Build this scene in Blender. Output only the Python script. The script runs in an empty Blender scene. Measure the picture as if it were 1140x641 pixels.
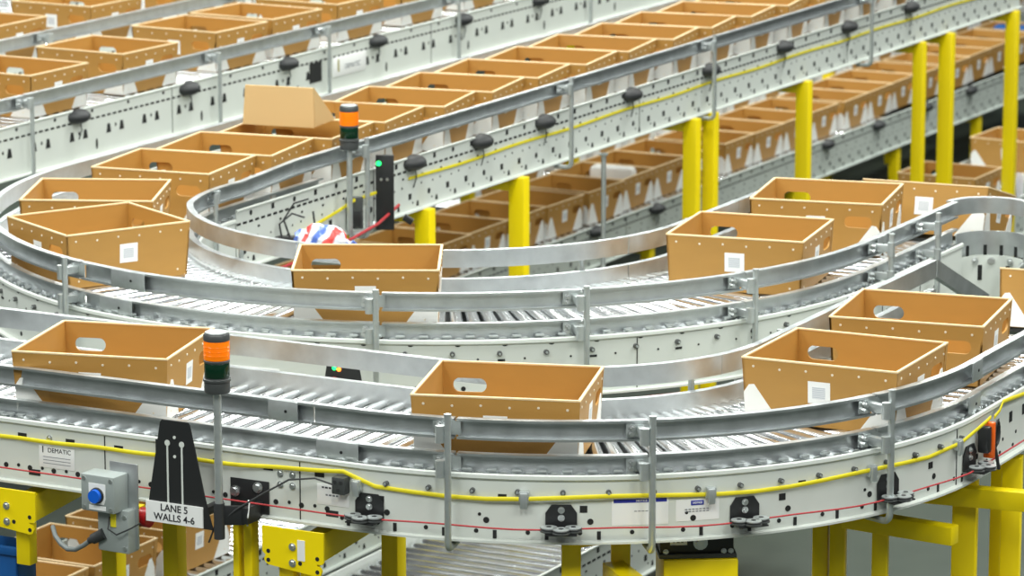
import bpy, bmesh, math, random
from mathutils import Matrix, Vector
random.seed(7)
D = bpy.data
COL = bpy.context.scene.collection
R = math.radians
# ------------------------------------------------------------------ site frame
# the conveyors run square to each other; the site axes (a = across, b = along the long lanes)
# are turned 27.5 degrees against the world axes.  Heights: h = 0 is the rim of a tote on the
# upper level, the floor lies ZR below it.
ZR = 2.735
TH = R(-27.5)
CA, SA = math.cos(R(27.5)), math.sin(R(27.5))
SITE = Matrix.Translation((0, 0, ZR)) @ Matrix.Rotation(TH, 4, 'Z')
def W(a, b, h): return Vector((a * CA + b * SA, -a * SA + b * CA, h + ZR))

# ------------------------------------------------------------------ materials
def srgb(r, g, b):
    f = lambda v: (v / 255) / 12.92 if v / 255 <= .04045 else ((v / 255 + .055) / 1.055) ** 2.4
    return (f(r), f(g), f(b), 1)
def mat(name, col, rough=.5, metal=0, noise=0, nscale=20, bump=0, bscale=60, stretch=None, rvar=0, trans=0, emit=None, es=0, spec=.5):
    m = D.materials.new(name); m.use_nodes = True
    nt = m.node_tree; p = nt.nodes['Principled BSDF']
    p.inputs['Base Color'].default_value = col
    p.inputs['Roughness'].default_value = rough
    p.inputs['Metallic'].default_value = metal
    p.inputs['Specular IOR Level'].default_value = spec
    if trans: p.inputs['Transmission Weight'].default_value = trans
    if emit:
        p.inputs['Emission Color'].default_value = emit; p.inputs['Emission Strength'].default_value = es
    if noise or bump or rvar:
        tc = nt.nodes.new('ShaderNodeTexCoord'); mp = nt.nodes.new('ShaderNodeMapping')
        nt.links.new(tc.outputs['Object'], mp.inputs['Vector'])
        if stretch: mp.inputs['Scale'].default_value = stretch
        n = nt.nodes.new('ShaderNodeTexNoise'); n.inputs['Scale'].default_value = nscale; n.inputs['Detail'].default_value = 4
        nt.links.new(mp.outputs['Vector'], n.inputs['Vector'])
        if noise:
            mx = nt.nodes.new('ShaderNodeMix'); mx.data_type = 'RGBA'
            c2 = tuple(min(1, c * (1 + noise)) for c in col[:3]) + (1,); c1 = tuple(c * (1 - noise) for c in col[:3]) + (1,)
            mx.inputs[6].default_value = c1; mx.inputs[7].default_value = c2
            nt.links.new(n.outputs['Fac'], mx.inputs[0]); nt.links.new(mx.outputs[2], p.inputs['Base Color'])
        if rvar:
            mr = nt.nodes.new('ShaderNodeMapRange'); mr.inputs['To Min'].default_value = rough - rvar; mr.inputs['To Max'].default_value = rough + rvar
            nt.links.new(n.outputs['Fac'], mr.inputs['Value']); nt.links.new(mr.outputs['Result'], p.inputs['Roughness'])
        if bump:
            n2 = nt.nodes.new('ShaderNodeTexNoise'); n2.inputs['Scale'].default_value = bscale
            nt.links.new(mp.outputs['Vector'], n2.inputs['Vector'])
            b = nt.nodes.new('ShaderNodeBump'); b.inputs['Strength'].default_value = bump; b.inputs['Distance'].default_value = .002
            nt.links.new(n2.outputs['Fac'], b.inputs['Height']); nt.links.new(b.outputs['Normal'], p.inputs['Normal'])
    return m
M = {
 'galv': mat('galvanised_steel', (.62, .65, .66, 1), .36, .85, noise=.22, nscale=14, rvar=.1, bump=.08),
 'galv2': mat('zinc_plated_steel', (.60, .64, .64, 1), .40, .75, noise=.15, nscale=30),
 'roller': mat('roller_steel', (.72, .74, .75, 1), .20, .95, noise=.12, nscale=9, rvar=.06),
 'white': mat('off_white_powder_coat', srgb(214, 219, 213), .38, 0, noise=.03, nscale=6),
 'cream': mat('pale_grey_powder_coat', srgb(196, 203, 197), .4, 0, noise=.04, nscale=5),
 'hole': mat('dark_opening', (.012, .013, .013, 1), .8),
 'black': mat('black_coated_metal', (.018, .019, .02, 1), .42),
 'rubber': mat('black_rubber', (.03, .032, .034, 1), .55, bump=.3),
 'grey_pl': mat('grey_enclosure_plastic', srgb(150, 158, 156), .45, noise=.03),
 'dgrey': mat('dark_grey_plastic', (.055, .06, .06, 1), .35),
 'yellow': mat('yellow_paint', srgb(252, 224, 0), .38, 0, noise=.04, nscale=4),
 'ycable': mat('yellow_cable', srgb(238, 222, 40), .5),
 'red': mat('red_cord', srgb(178, 50, 55), .5),
 'kraft': mat('brown_fibreboard', srgb(176, 131, 62), .55, 0, noise=.09, nscale=5, stretch=(1, 1, 3), bump=.12, bscale=120),
 'kraft2': mat('light_brown_cardboard', srgb(206, 174, 122), .6, 0, noise=.03, nscale=5),
 'edge': mat('pale_cut_board_edge', srgb(232, 204, 158), .6, 0, noise=.05, nscale=40),
 'patch': mat('white_coated_board', srgb(238, 238, 234), .5),
 'paper': mat('white_paper', srgb(240, 241, 240), .5),
 'print': mat('grey_print', srgb(118, 122, 128), .6),
 'ink': mat('black_ink', (.02, .02, .025, 1), .5),
 'blueink': mat('blue_ink', srgb(40, 50, 160), .5),
 'rivet': mat('pale_rivet', srgb(235, 225, 205), .35, .2),
 'bolt': mat('zinc_bolt', (.72, .74, .74, 1), .28, .9),
 'amber': mat('amber_lens', srgb(244, 128, 8), .18, 0, trans=.15, emit=srgb(255, 120, 0), es=.25),
 'green': mat('dark_green_lens', srgb(4, 44, 26), .15),
 'greenlit': mat('lit_green_lamp', srgb(20, 230, 90), .3, emit=(.02, 1, .2, 1), es=3),
 'redlit': mat('lit_amber_lamp', srgb(255, 120, 40), .3, emit=(1, .25, .03, 1), es=3),
 'redbtn': mat('red_button_plastic', srgb(170, 20, 24), .35),
 'bluebtn': mat('blue_button_plastic', srgb(16, 96, 210), .3),
 'orange': mat('orange_plastic', srgb(245, 105, 25), .35),
 'bluepl': mat('blue_plastic', srgb(20, 84, 150), .4),
 'grip': mat('dull_olive_paint', srgb(150, 140, 40), .5),
 'stub': mat('dark_zinc', (.14, .145, .145, 1), .4, .6),
 'shade_sheet': mat('gap_shade_dark', (.10, .105, .105, 1), .5, .6),  # dark tone standing in for the shade between the rollers
 'grcable': mat('grey_cable', srgb(112, 118, 118), .5),
}
# printed label: rows of small grey print in the middle of white paper
def label_mat():
    m = D.materials.new('printed_label'); m.use_nodes = True; nt = m.node_tree; p = nt.nodes['Principled BSDF']
    p.inputs['Roughness'].default_value = .5
    tc = nt.nodes.new('ShaderNodeTexCoord'); w = nt.nodes.new('ShaderNodeTexWave'); w.wave_type = 'BANDS'; w.bands_direction = 'Z'
    w.inputs['Scale'].default_value = 45; w.inputs['Distortion'].default_value = .5
    nt.links.new(tc.outputs['Object'], w.inputs['Vector'])
    mx = nt.nodes.new('ShaderNodeMix'); mx.data_type = 'RGBA'; mx.inputs[6].default_value = srgb(176, 182, 190); mx.inputs[7].default_value = srgb(226, 228, 230)
    nt.links.new(w.outputs['Fac'], mx.inputs[0]); nt.links.new(mx.outputs[2], p.inputs['Base Color'])
    return m
M['lprint'] = label_mat()
# crinkled plastic with coloured bands
def bag_mat():
    m = D.materials.new('printed_plastic_film'); m.use_nodes = True; nt = m.node_tree; p = nt.nodes['Principled BSDF']
    p.inputs['Roughness'].default_value = .25
    tc = nt.nodes.new('ShaderNodeTexCoord'); w = nt.nodes.new('ShaderNodeTexWave'); w.inputs['Scale'].default_value = 2.2; w.inputs['Distortion'].default_value = 9; w.inputs['Detail'].default_value = 2
    nt.links.new(tc.outputs['Object'], w.inputs['Vector'])
    cr = nt.nodes.new('ShaderNodeValToRGB'); nt.links.new(w.outputs['Fac'], cr.inputs['Fac'])
    e = cr.color_ramp.elements; e[0].color = srgb(90, 120, 205); e[0].position = .12; e[1].color = srgb(225, 228, 238); e[1].position = .36
    x = e.new(.84); x.color = srgb(225, 228, 238); x = e.new(.93); x.color = srgb(215, 80, 75)
    nt.links.new(cr.outputs['Color'], p.inputs['Base Color'])
    return m
M['bag'] = bag_mat()

# ------------------------------------------------------------------ mesh builder
class MB:
    def __init__(s): s.v = []; s.f = []; s.m = []; s.mats = []
    def mi(s, k):
        if k not in s.mats: s.mats.append(k)
        return s.mats.index(k)
    def add(s, vs, fs, k, mtx=None):
        o = len(s.v)
        s.v += [tuple(mtx @ Vector(v)) if mtx else tuple(v) for v in vs]
        i = s.mi(k)
        for f in fs: s.f.append(tuple(o + j for j in f)); s.m.append(i)
        return s
    def box(s, x0, x1, y0, y1, z0, z1, k, mtx=None):
        vs = [(x, y, z) for z in (z0, z1) for y in (y0, y1) for x in (x0, x1)]
        return s.add(vs, [(0, 2, 3, 1), (4, 5, 7, 6), (0, 1, 5, 4), (2, 6, 7, 3), (0, 4, 6, 2), (1, 3, 7, 5)], k, mtx)
    def cbox(s, x0, x1, y0, y1, z0, z1, c, k, mtx=None):      # box with chamfered vertical and horizontal edges
        bm = bmesh.new(); bmesh.ops.create_cube(bm, size=1)
        for v in bm.verts: v.co = Vector(((x0 + x1) / 2 + v.co.x * (x1 - x0), (y0 + y1) / 2 + v.co.y * (y1 - y0), (z0 + z1) / 2 + v.co.z * (z1 - z0)))
        bmesh.ops.bevel(bm, geom=bm.edges[:], offset=c, segments=2, affect='EDGES', profile=.5)
        bm.verts.index_update()
        s.add([v.co.copy() for v in bm.verts], [[v.index for v in f.verts] for f in bm.faces], k, mtx); bm.free()
        return s
    def cyl(s, p0, p1, r0, r1, k, n=16, mtx=None, cap=True):
        p0, p1 = Vector(p0), Vector(p1); d = (p1 - p0).normalized()
        u = d.orthogonal().normalized(); w = d.cross(u)
        vs = []
        for p, r in ((p0, r0), (p1, r1)):
            for i in range(n):
                a = 2 * math.pi * i / n; vs.append(p + (u * math.cos(a) + w * math.sin(a)) * r)
        fs = [(i, (i + 1) % n, n + (i + 1) % n, n + i) for i in range(n)]
        if cap: fs += [tuple(range(n))[::-1], tuple(range(n, 2 * n))]
        return s.add(vs, fs, k, mtx)
    def tube(s, pts, r, k, n=8, mtx=None, flat=None):
        pts = [Vector(p) for p in pts]; N = len(pts); rings = []
        up = None
        for i, p in enumerate(pts):
            d = (pts[min(i + 1, N - 1)] - pts[max(i - 1, 0)]).normalized()
            if up is None: up = d.orthogonal().normalized() if abs(d.z) > .9 else Vector((0, 0, 1))
            x = d.cross(up)
            x = x.normalized() if x.length > 1e-4 else d.orthogonal().normalized()
            up = x.cross(d).normalized()
            ra, rb = (r, r) if flat is None else flat
            rings.append([p + x * math.cos(2 * math.pi * j / n) * ra + up * math.sin(2 * math.pi * j / n) * rb for j in range(n)])
        vs = [v for q in rings for v in q]
        fs = [(i * n + j, i * n + (j + 1) % n, (i + 1) * n + (j + 1) % n, (i + 1) * n + j) for i in range(N - 1) for j in range(n)]
        fs += [tuple(range(n))[::-1], tuple(range((N - 1) * n, N * n))]
        return s.add(vs, fs, k, mtx)
    def prism(s, poly, y0, y1, k, mtx=None):                   # polygon in xz, extruded along y
        n = len(poly)
        vs = [(x, y0, z) for x, z in poly] + [(x, y1, z) for x, z in poly]
        fs = [tuple(range(n)), tuple(range(2 * n - 1, n - 1, -1))] + [(i, n + i, n + (i + 1) % n, (i + 1) % n) for i in range(n)]
        return s.add(vs, fs, k, mtx)
    def lathe(s, prof, k, n=24, mtx=None):                     # profile (r, z) about z
        vs = []
        for r, z in prof: vs += [(r * math.cos(2 * math.pi * i / n), r * math.sin(2 * math.pi * i / n), z) for i in range(n)]
        fs = [(j * n + i, j * n + (i + 1) % n, (j + 1) * n + (i + 1) % n, (j + 1) * n + i) for j in range(len(prof) - 1) for i in range(n)]
        fs += [tuple(range(n))[::-1], tuple(range((len(prof) - 1) * n, len(prof) * n))]
        return s.add(vs, fs, k, mtx)
    def mesh(s, name, inv=None):
        me = D.meshes.new(name)
        vs = [tuple(inv @ Vector(v)) for v in s.v] if inv else s.v
        me.from_pydata(vs, [], s.f)
        for k in s.mats: me.materials.append(M[k])
        for p, i in zip(me.polygons, s.m): p.material_index = i
        bm = bmesh.new(); bm.from_mesh(me); bmesh.ops.recalc_face_normals(bm, faces=bm.faces); bm.to_mesh(me); bm.free()
        for p in me.polygons: p.use_smooth = True
        me.set_sharp_from_angle(angle=R(35))
        me.update(); return me
    def build(s, name, parent=None, world=False, **kw):
        """world=True: vertices are world coordinates, converted to the parent's space"""
        inv = None
        if world and parent is not None: inv = parent['_m'].inverted() if False else FR[parent.name].inverted()
        o = D.objects.new(name, s.mesh(name, inv)); COL.objects.link(o)
        if parent is not None: o.parent = parent
        for k, v in kw.items(): o[k] = v
        return o
FR = {}
def thing(name, label, cat, mtx, group=None):
    o = D.objects.new(name, None); COL.objects.link(o); o.empty_display_size = .1
    o.matrix_world = mtx; FR[o.name] = mtx.copy()
    o['label'] = label; o['category'] = cat
    if group: o['group'] = group
    return o
def tag(o, label, cat, group=None):
    o['label'] = label; o['category'] = cat
    if group: o['group'] = group
    return o
def dup(src, mtx, label, group=None, skip=()):
    r = src.copy(); COL.objects.link(r); r.matrix_world = mtx; FR[r.name] = mtx.copy(); r['label'] = label
    if group: r['group'] = group
    for ch in list(src.children):
        if ch.name.split('.')[0] in skip: continue
        c = ch.copy(); COL.objects.link(c); c.parent = r
        for g in ch.children:
            d = g.copy(); COL.objects.link(d); d.parent = c
    return r
def SM(a, b, h, yaw=0, tilt=0): return SITE @ Matrix.Translation((a, b, h)) @ Matrix.Rotation(R(yaw), 4, 'Z') @ Matrix.Rotation(R(tilt), 4, 'X')
def text_mb(mb, s, size, k, mtx, bold=0, thick=.0006):
    cu = D.curves.new('lettering', 'FONT'); cu.body = s; cu.size = size; cu.align_x = 'CENTER'; cu.align_y = 'CENTER'; cu.extrude = thick; cu.offset = bold
    o = D.objects.new('lettering', cu); COL.objects.link(o)
    dg = bpy.context.evaluated_depsgraph_get(); dg.update(); me = o.evaluated_get(dg).to_mesh()
    mb.add([v.co.copy() for v in me.vertices], [tuple(p.vertices) for p in me.polygons], k, mtx)
    D.objects.remove(o); D.curves.remove(cu)
XZ = Matrix.Rotation(R(90), 4, 'X')                            # text plane -> vertical plane facing -y

# ------------------------------------------------------------------ lanes: pre-straight, arc, post-straight (u in degrees; 1 cm = 1 unit outside)
class Lane:
    def __init__(s, ca, cb, a0, a1): s.c = (ca, cb); s.a0 = a0; s.a1 = a1
    def dir(s, u):
        a = R(min(max(u, s.a0), s.a1)); return math.cos(a), math.sin(a)
    def pos(s, u, r, h):
        cx, sx = s.dir(u); a, b = s.c[0] + r * cx, s.c[1] + r * sx
        t = (u - s.a0) / 100 if u < s.a0 else ((u - s.a1) / 100 if u > s.a1 else 0)
        return W(a - sx * t, b + cx * t, h)
    def st(s, u0, u1, step=2.5):
        us = [u0]; A, B = max(u0, s.a0), min(u1, s.a1)
        if B > A:
            n = max(1, int(round((B - A) / step))); us += [A + (B - A) * i / n for i in range(n + 1)]
        us.append(u1); o = []
        for u in us:
            if not o or u - o[-1] > 1e-4: o.append(u)
        return o
    def frame(s, u, r, h):                                     # x along travel, y inward, z up  (so -y faces outward)
        cx, sx = s.dir(u); p = s.pos(u, r, h)
        rot = Matrix(((-sx, -cx, 0), (cx, -sx, 0), (0, 0, 1))).to_4x4()
        return Matrix.Translation(p) @ Matrix.Rotation(TH, 4, 'Z') @ rot
def sweep(mb, lane, us, r, prof, k, dh=None, dr=None):
    n = len(prof); vs = []
    for u in us:
        dz = dh(u) if dh else 0
        for q, z in prof: vs.append(lane.pos(u, r + q + (dr(u) if dr else 0), z + dz))
    N = len(us)
    fs = [(i * n + j, i * n + (j + 1) % n, (i + 1) * n + (j + 1) % n, (i + 1) * n + j) for i in range(N - 1) for j in range(n)]
    fs += [tuple(range(n))[::-1], tuple(range((N - 1) * n, N * n))]
    return mb.add(vs, fs, k)
LL = Lane(-6.53, 12.99, -90, 0)        # the front lane
LM = Lane(-8.15, 15.02, -180, 0)       # the long lane with its half-circle turn
def straight(amid, b0=0): return Lane(amid, b0, -1e-6, 0)      # r is measured from amid in +a; u>0: along b in cm
def chan(side, zt, hgt=.074, dep=.03, t=.004):                 # C channel, web at 0, flanges toward side
    s = side
    return [(0, zt), (s * dep, zt), (s * dep, zt - t * 2.2), (s * (dep - t), zt - t * 2.2), (s * (dep - t), zt - t), (s * t, zt - t), (s * t, zt - hgt + t), (s * (dep - t), zt - hgt + t),
            (s * (dep - t), zt - hgt + 2.2 * t), (s * dep, zt - hgt + 2.2 * t), (s * dep, zt - hgt), (0, zt - hgt)]

# ------------------------------------------------------------------ room
def floor():
    m = D.materials.new('grey_sealed_concrete'); m.use_nodes = True; nt = m.node_tree; p = nt.nodes['Principled BSDF']
    tc = nt.nodes.new('ShaderNodeTexCoord'); n = nt.nodes.new('ShaderNodeTexNoise'); n.inputs['Scale'].default_value = 1.3; n.inputs['Detail'].default_value = 8
    nt.links.new(tc.outputs['Object'], n.inputs['Vector'])
    mx = nt.nodes.new('ShaderNodeMix'); mx.data_type = 'RGBA'; mx.inputs[6].default_value = srgb(46, 55, 48); mx.inputs[7].default_value = srgb(78, 86, 78)
    nt.links.new(n.outputs['Fac'], mx.inputs[0]); nt.links.new(mx.outputs[2], p.inputs['Base Color'])
    p.inputs['Roughness'].default_value = .62; p.inputs['Specular IOR Level'].default_value = .25
    M['floor'] = m
    b = MB(); b.box(-30, 30, -5, 60, -.2, 0, 'floor'); b.build('floor', kind='structure')
floor()
M['wallp'] = mat('white_wall_paint', srgb(225, 228, 226), .7, noise=.02, nscale=2)
b = MB(); b.box(-30, 30, 60, 60.2, 0, 12, 'wallp')
for i in range(30): b.box(-30 + 2 * i, -29.96 + 2 * i, 59.94, 60, 0, 12, 'wallp')
b.build('wall_back', kind='structure')

# ------------------------------------------------------------------ totes
TL, TW, THT, INS, TT = .60, .55, .235, .013, .008
def wall(mb, hb, ht, off_b, off_t, h, hole, k, mtx):
    """slab wall in the local xz plane, outer face toward -y; off = y distance of the outer face from the centre"""
    def P(u, v, inn): return Vector((u, -(off_b + (off_t - off_b) * v / h) + (TT if inn else 0), v))
    corners = [(-hb, 0), (hb, 0), (ht, h), (-ht, h)]
    if not hole:
        vs = [P(u, v, i) for i in (0, 1) for u, v in corners]
        mb.add(vs, [(0, 1, 2, 3), (7, 6, 5, 4), (0, 4, 5, 1), (1, 5, 6, 2), (3, 2, 6, 7), (0, 3, 7, 4)], k, mtx); return
    hx, hz, hw, hr = hole                                      # centre, half length of the straight part, radius
    ring, out = [], []
    angs = sorted(set([round(2 * math.pi * i / 24, 5) for i in range(24)] + [round(math.atan2(v - hz, u - hx) % (2 * math.pi), 5) for u, v in corners]))
    for a in angs:
        c, s = math.cos(a), math.sin(a)
        ring.append((hx + (hw if c > 1e-6 else (-hw if c < -1e-6 else 0)) + hr * c, hz + hr * s))
        best = 9
        for i in range(4):
            (x1, y1), (x2, y2) = corners[i], corners[(i + 1) % 4]
            dx, dy = x2 - x1, y2 - y1; den = c * dy - s * dx
            if abs(den) < 1e-9: continue
            t = ((x1 - hx) * dy - (y1 - hz) * dx) / den; q = ((x1 - hx) * s - (y1 - hz) * c) / den
            if t > 0 and -1e-4 <= q <= 1.0001: best = min(best, t)
        out.append((hx + best * c, hz + best * s))
    n = len(angs)
    vs = [P(u, v, 0) for u, v in ring] + [P(u, v, 0) for u, v in out] + [P(u, v, 1) for u, v in ring] + [P(u, v, 1) for u, v in out]
    fs = []
    for i in range(n):
        j = (i + 1) % n
        fs += [(i, j, n + j, n + i), (2 * n + i, 3 * n + i, 3 * n + j, 2 * n + j), (i, 2 * n + i, 2 * n + j, j), (n + i, n + j, 3 * n + j, 3 * n + i)]
    mb.add(vs, fs, k, mtx)
ROT = {s: Matrix.Rotation(R(90 * i), 4, 'Z') for i, s in enumerate('frbl')}   # front (-y), right (+x), back, left
def face_dims(s): return (TL / 2, TW / 2) if s in 'fb' else (TW / 2, TL / 2)
def make_tote(holes, patches, label, kk='kraft', parcel=False):
    t = thing('tote', label, 'tote', Matrix.Identity(4), 'brown fibreboard totes on the conveyors')
    mb = MB()
    for s in 'frbl':
        hw, off = face_dims(s)
        wall(mb, hw - INS, hw, off - INS, off, THT, (.19 if s in 'fb' else .165, .150, .036, .026) if s in holes else None, kk, ROT[s])
        for i in range(6):                                     # rivets under the rim and two near the bottom
            u = -hw + .045 + i * (2 * hw - .09) / 5; v = THT - .03 - .004 * (i % 2); y = -(off - INS * (1 - v / THT))
            mb.cyl((u, y + .001, v), (u, y - .0025, v), .0055, .004, 'rivet', 8, ROT[s])
        for u in (-hw + .06, hw - .06):
            mb.cyl((u, -(off - INS * .85) + .001, .03), (u, -(off - INS * .85) - .0025, .03), .0055, .004, 'rivet', 8, ROT[s])
        if s in 'rl' and s not in holes or s == 'r':           # vertical seam where the board overlaps
            y = lambda v: -(off - INS * (1 - v / THT)); us = hw * .88 if s in holes else hw * .5
            mb.add([(us, y(.005) - .0025, .005), (us + .006, y(.005), .005), (us + .006, y(.225), .225), (us, y(.225) - .0025, .225), (us, y(.005), .005), (us, y(.225), .225)],
                   [(0, 1, 2, 3), (0, 3, 5, 4)], kk, ROT[s])
    mb.box(-TL / 2 + INS + .002, TL / 2 - INS - .002, -TW / 2 + INS + .002, TW / 2 - INS - .002, 0, .008, kk)
    mb.build('body', t)
    e = MB()
    for s in 'frbl':
        hw, off = face_dims(s)
        e.cbox(-hw - .001, hw + .001, -off - .0015, -off + TT + .0015, THT - .004, THT + .003, .0015, 'edge', ROT[s])
    e.build('rim_edging', t)
    for s, u in (('f', 0.0), ('r', -.01), ('l', 0.0)):
        l = MB(); hw, off = face_dims(s); v0, v1 = .088, .170
        y = lambda v: -(off - INS * (1 - v / THT)) - .0012
        def quad(u0, u1, a, c, d, k): l.add([(u0, y(a) - d, a), (u1, y(a) - d, a), (u1, y(c) - d, c), (u0, y(c) - d, c), (u0, y(a) + .001, a), (u1, y(a) + .001, a), (u1, y(c) + .001, c), (u0, y(c) + .001, c)],
                     [(0, 1, 2, 3), (0, 3, 7, 4), (0, 4, 5, 1), (1, 5, 6, 2), (3, 2, 6, 7)], k, ROT[s])
        w2 = .043 if s == 'f' else .036
        quad(u - w2, u + w2, v0, v1, 0, 'paper'); quad(u - w2 * .6, u + w2 * .55, v0 + .018, v1 - .02, .0006, 'lprint')
        l.build('sticker', t)
    if patches:
        for i, (s1, s2) in enumerate((('f', 'r'), ('r', 'b'), ('b', 'l'), ('l', 'f'))):
            c = MB()
            for s, sg in ((s1, 1), (s2, -1)):
                hw, off = face_dims(s)
                P2 = []
                for d, v in (((0, .002), (0, .105), (.022, .135), (.042, .138), (.135, .002)) if s in 'fb' else ((0, .002), (.016, .10), (.046, .150), (.066, .146), (.105, .07), (.14, .002))):
                    u = (hw - INS * (1 - v / THT) - d) * sg; P2.append((u, -(off - INS * (1 - v / THT)) - .0022, v))
                n = len(P2); vs = P2 + [(x, yy + .0022, z) for x, yy, z in P2]
                c.add(vs, [tuple(range(n)), tuple(range(2 * n - 1, n - 1, -1))] + [(j, n + j, n + (j + 1) % n, (j + 1) % n) for j in range(n)], 'patch', ROT[s])
            c.build('corner_patch', t)
    return t
FARAWAY = Matrix.Translation((0, 0, -50))
PROTO = {}
def tote(kind, a, b, yaw, label, group, h=-THT, tilt=0, cat_group=True):
    holes, patches = {'A': ('frbl', True), 'B': ('rbl', True), 'C': ('rbl', False), 'T': ('rl', False), 'F': ('frbl', False)}[kind]
    m = SM(a, b, h, yaw, tilt)
    if kind not in PROTO:
        t = make_tote(holes, patches, label); PROTO[kind] = t
        t.matrix_world = m; FR[t.name] = m.copy(); t['group'] = group
    else: t = dup(PROTO[kind], m, label, group)
    return t
G1 = 'totes on the near curved lane'
tote('B', -7.74, 11.667, 13.9, 'open brown tote behind the front amber signal light on the near lane', G1)
tote('B', -6.13, 11.751, 17.5, 'open brown tote seen broadside in the middle of the near curve', G1)
tote('B', -5.262, 12.763, 2, 'open brown tote with a big white corner patch, right part of the near curve', G1)
tote('F', -5.29, 13.589, 9, 'open brown tote with a see-through hand hole behind the white-cornered one on the right', G1)
G2 = 'totes on the half-circle turn lane'
tote('T', -9.139, 13.672, 61.8, 'open brown tote turned corner-on at the left end of the half-circle turn', G2)
tote('B', -7.678, 13.468, 27, 'open brown tote below the striped plastic bag, middle of the turn lane', G2)
tote('C', -6.556, 14.812, 9.4, 'open brown tote with front sticker, first past the turn beside the left yellow posts', G2)
tote('A', -6.599, 15.755, 12, 'open brown tote showing a white corner patch, behind the stickered tote on the right', G2)
TLT = -14
tote('A', -6.41, 16.36 + .27, 6, 'brown tote tipping down the decline beside the rounded rail nose', G2, h=-THT - .111, tilt=TLT)
tote('A', -5.03, 14.44 + .28, 8, 'brown tote tipping down the decline at the right picture edge', G1, h=-THT - .062, tilt=TLT)
ORD = ['first', 'second', 'third', 'fourth', 'fifth', 'sixth', 'seventh', 'eighth', 'ninth', 'tenth', 'eleventh', 'twelfth', 'thirteenth', 'fourteenth', 'fifteenth', 'sixteenth', 'seventeenth', 'eighteenth', 'nineteenth', 'twentieth', 'twenty-first', 'twenty-second', 'twenty-third', 'twenty-fourth', 'twenty-fifth', 'twenty-sixth', 'twenty-seventh', 'twenty-eighth', 'twenty-ninth', 'thirtieth']
G3 = 'totes on the long straight upper lane'
tote('F', -9.54, 14.261, 24, 'open brown tote at the foot of the long lane, just behind the corner-on tote', G3)
for k in range(16):
    yaw = [8.3, 9, 8, 8, 10.9, 9.5, 8.5, 8.2, 9, 9.2, 9.3][k] if k < 11 else 9 + random.uniform(-1, 1)
    tote('A', -9.63 + random.uniform(-.015, .015), 15.064 + .558 * k, yaw,
         'open brown tote, %s in the row up the long middle lane from its foot' % ORD[k], G3)
G4 = 'totes on the lane behind'
for k, b in enumerate([16.13, 16.98, 17.9, 18.89, 19.53, 20.3, 21.1, 21.95, 22.75, 23.6]):
    tote('A', -12.07, b + .29, -1.7 + random.uniform(-1, 1), 'open brown tote behind the long lane, %s from the left on the second lane' % ORD[k], G4)
G5 = 'totes on the farthest upper lane'
for k, b in enumerate([17.55, 18.47, 19.51, 20.5, 21.4, 22.3, 23.2]):
    tote('A', -13.36, b + .29, 0 + random.uniform(-2, 2), 'blurred brown tote at the top left, %s from the left on the farthest upper lane' % ORD[k], G5)
LOW = -1.74 - THT
G6 = 'totes on the lower lane behind the yellow posts'
b = 20.6; k = 0
while b < 33.4:
    tote('A', -12.1 + random.uniform(-.02, .02), b, random.uniform(-2, 2), 'brown tote on the lower lane behind the posts, %s from left in front row' % ORD[k], G6, h=LOW)
    b += .560 + (.07 if k % 4 == 1 else 0); k += 1
b = 24.6; k = 0
while b < 36.5:
    tote('A', -13.26 + random.uniform(-.02, .02), b, random.uniform(-2, 2), 'dim brown tote under the upper frame, %s from left in the back row' % ORD[k], 'totes on the farthest lower lane', h=LOW)
    b += .60 + (.12 if k % 3 == 1 else 0); k += 1
G7 = 'totes on the lower lane below the near curve'
tote('A', -9.84, 13.86, 2, 'brown tote under the near lane, lowest at the bottom left corner', G7, h=LOW)
tote('A', -9.84, 14.44, 1, 'brown tote under the near lane, behind the grey cable of the control box', G7, h=LOW)
tote('A', -9.85, 15.12, -1, 'brown tote under the near lane, behind the lane number sign', G7, h=LOW)
tote('A', -9.87, 25.86, 0, 'brown tote on the lower lane crossed by the tallest yellow post', G7, h=LOW)
tote('A', -9.95, 27.55, -2, 'brown tote on the lower lane at the right picture edge beside the last post', G7, h=LOW)
# the closed carton standing slantwise in the row of totes
ct = thing('cardboard_carton', 'light tan cardboard carton lying on its side on top of two totes', 'carton', SM(-9.70, 16.22, .015, 9, 0))
c = MB()
c.add([(-.19, -.13, .0), (.19, -.13, .0), (.19, .16, .0), (-.19, .16, .0), (-.18, -.115, .195), (.18, -.115, .195), (.18, -.10, .195), (-.18, -.10, .195)],
      [(0, 3, 2, 1), (0, 1, 5, 4), (1, 2, 6, 5), (2, 3, 7, 6), (3, 0, 4, 7), (4, 5, 6, 7)], 'kraft2')
c.build('body', ct)
c = MB(); c.add([(.1905, -.126, .004), (.1905, .0, .004), (.183, -.112, .15), (.193, -.126, .004), (.193, .0, .004), (.186, -.112, .15)], [(0, 1, 2), (5, 4, 3), (0, 3, 4, 1), (1, 4, 5, 2), (2, 5, 3, 0)], 'kraft2')
c.build('flap', ct)

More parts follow.
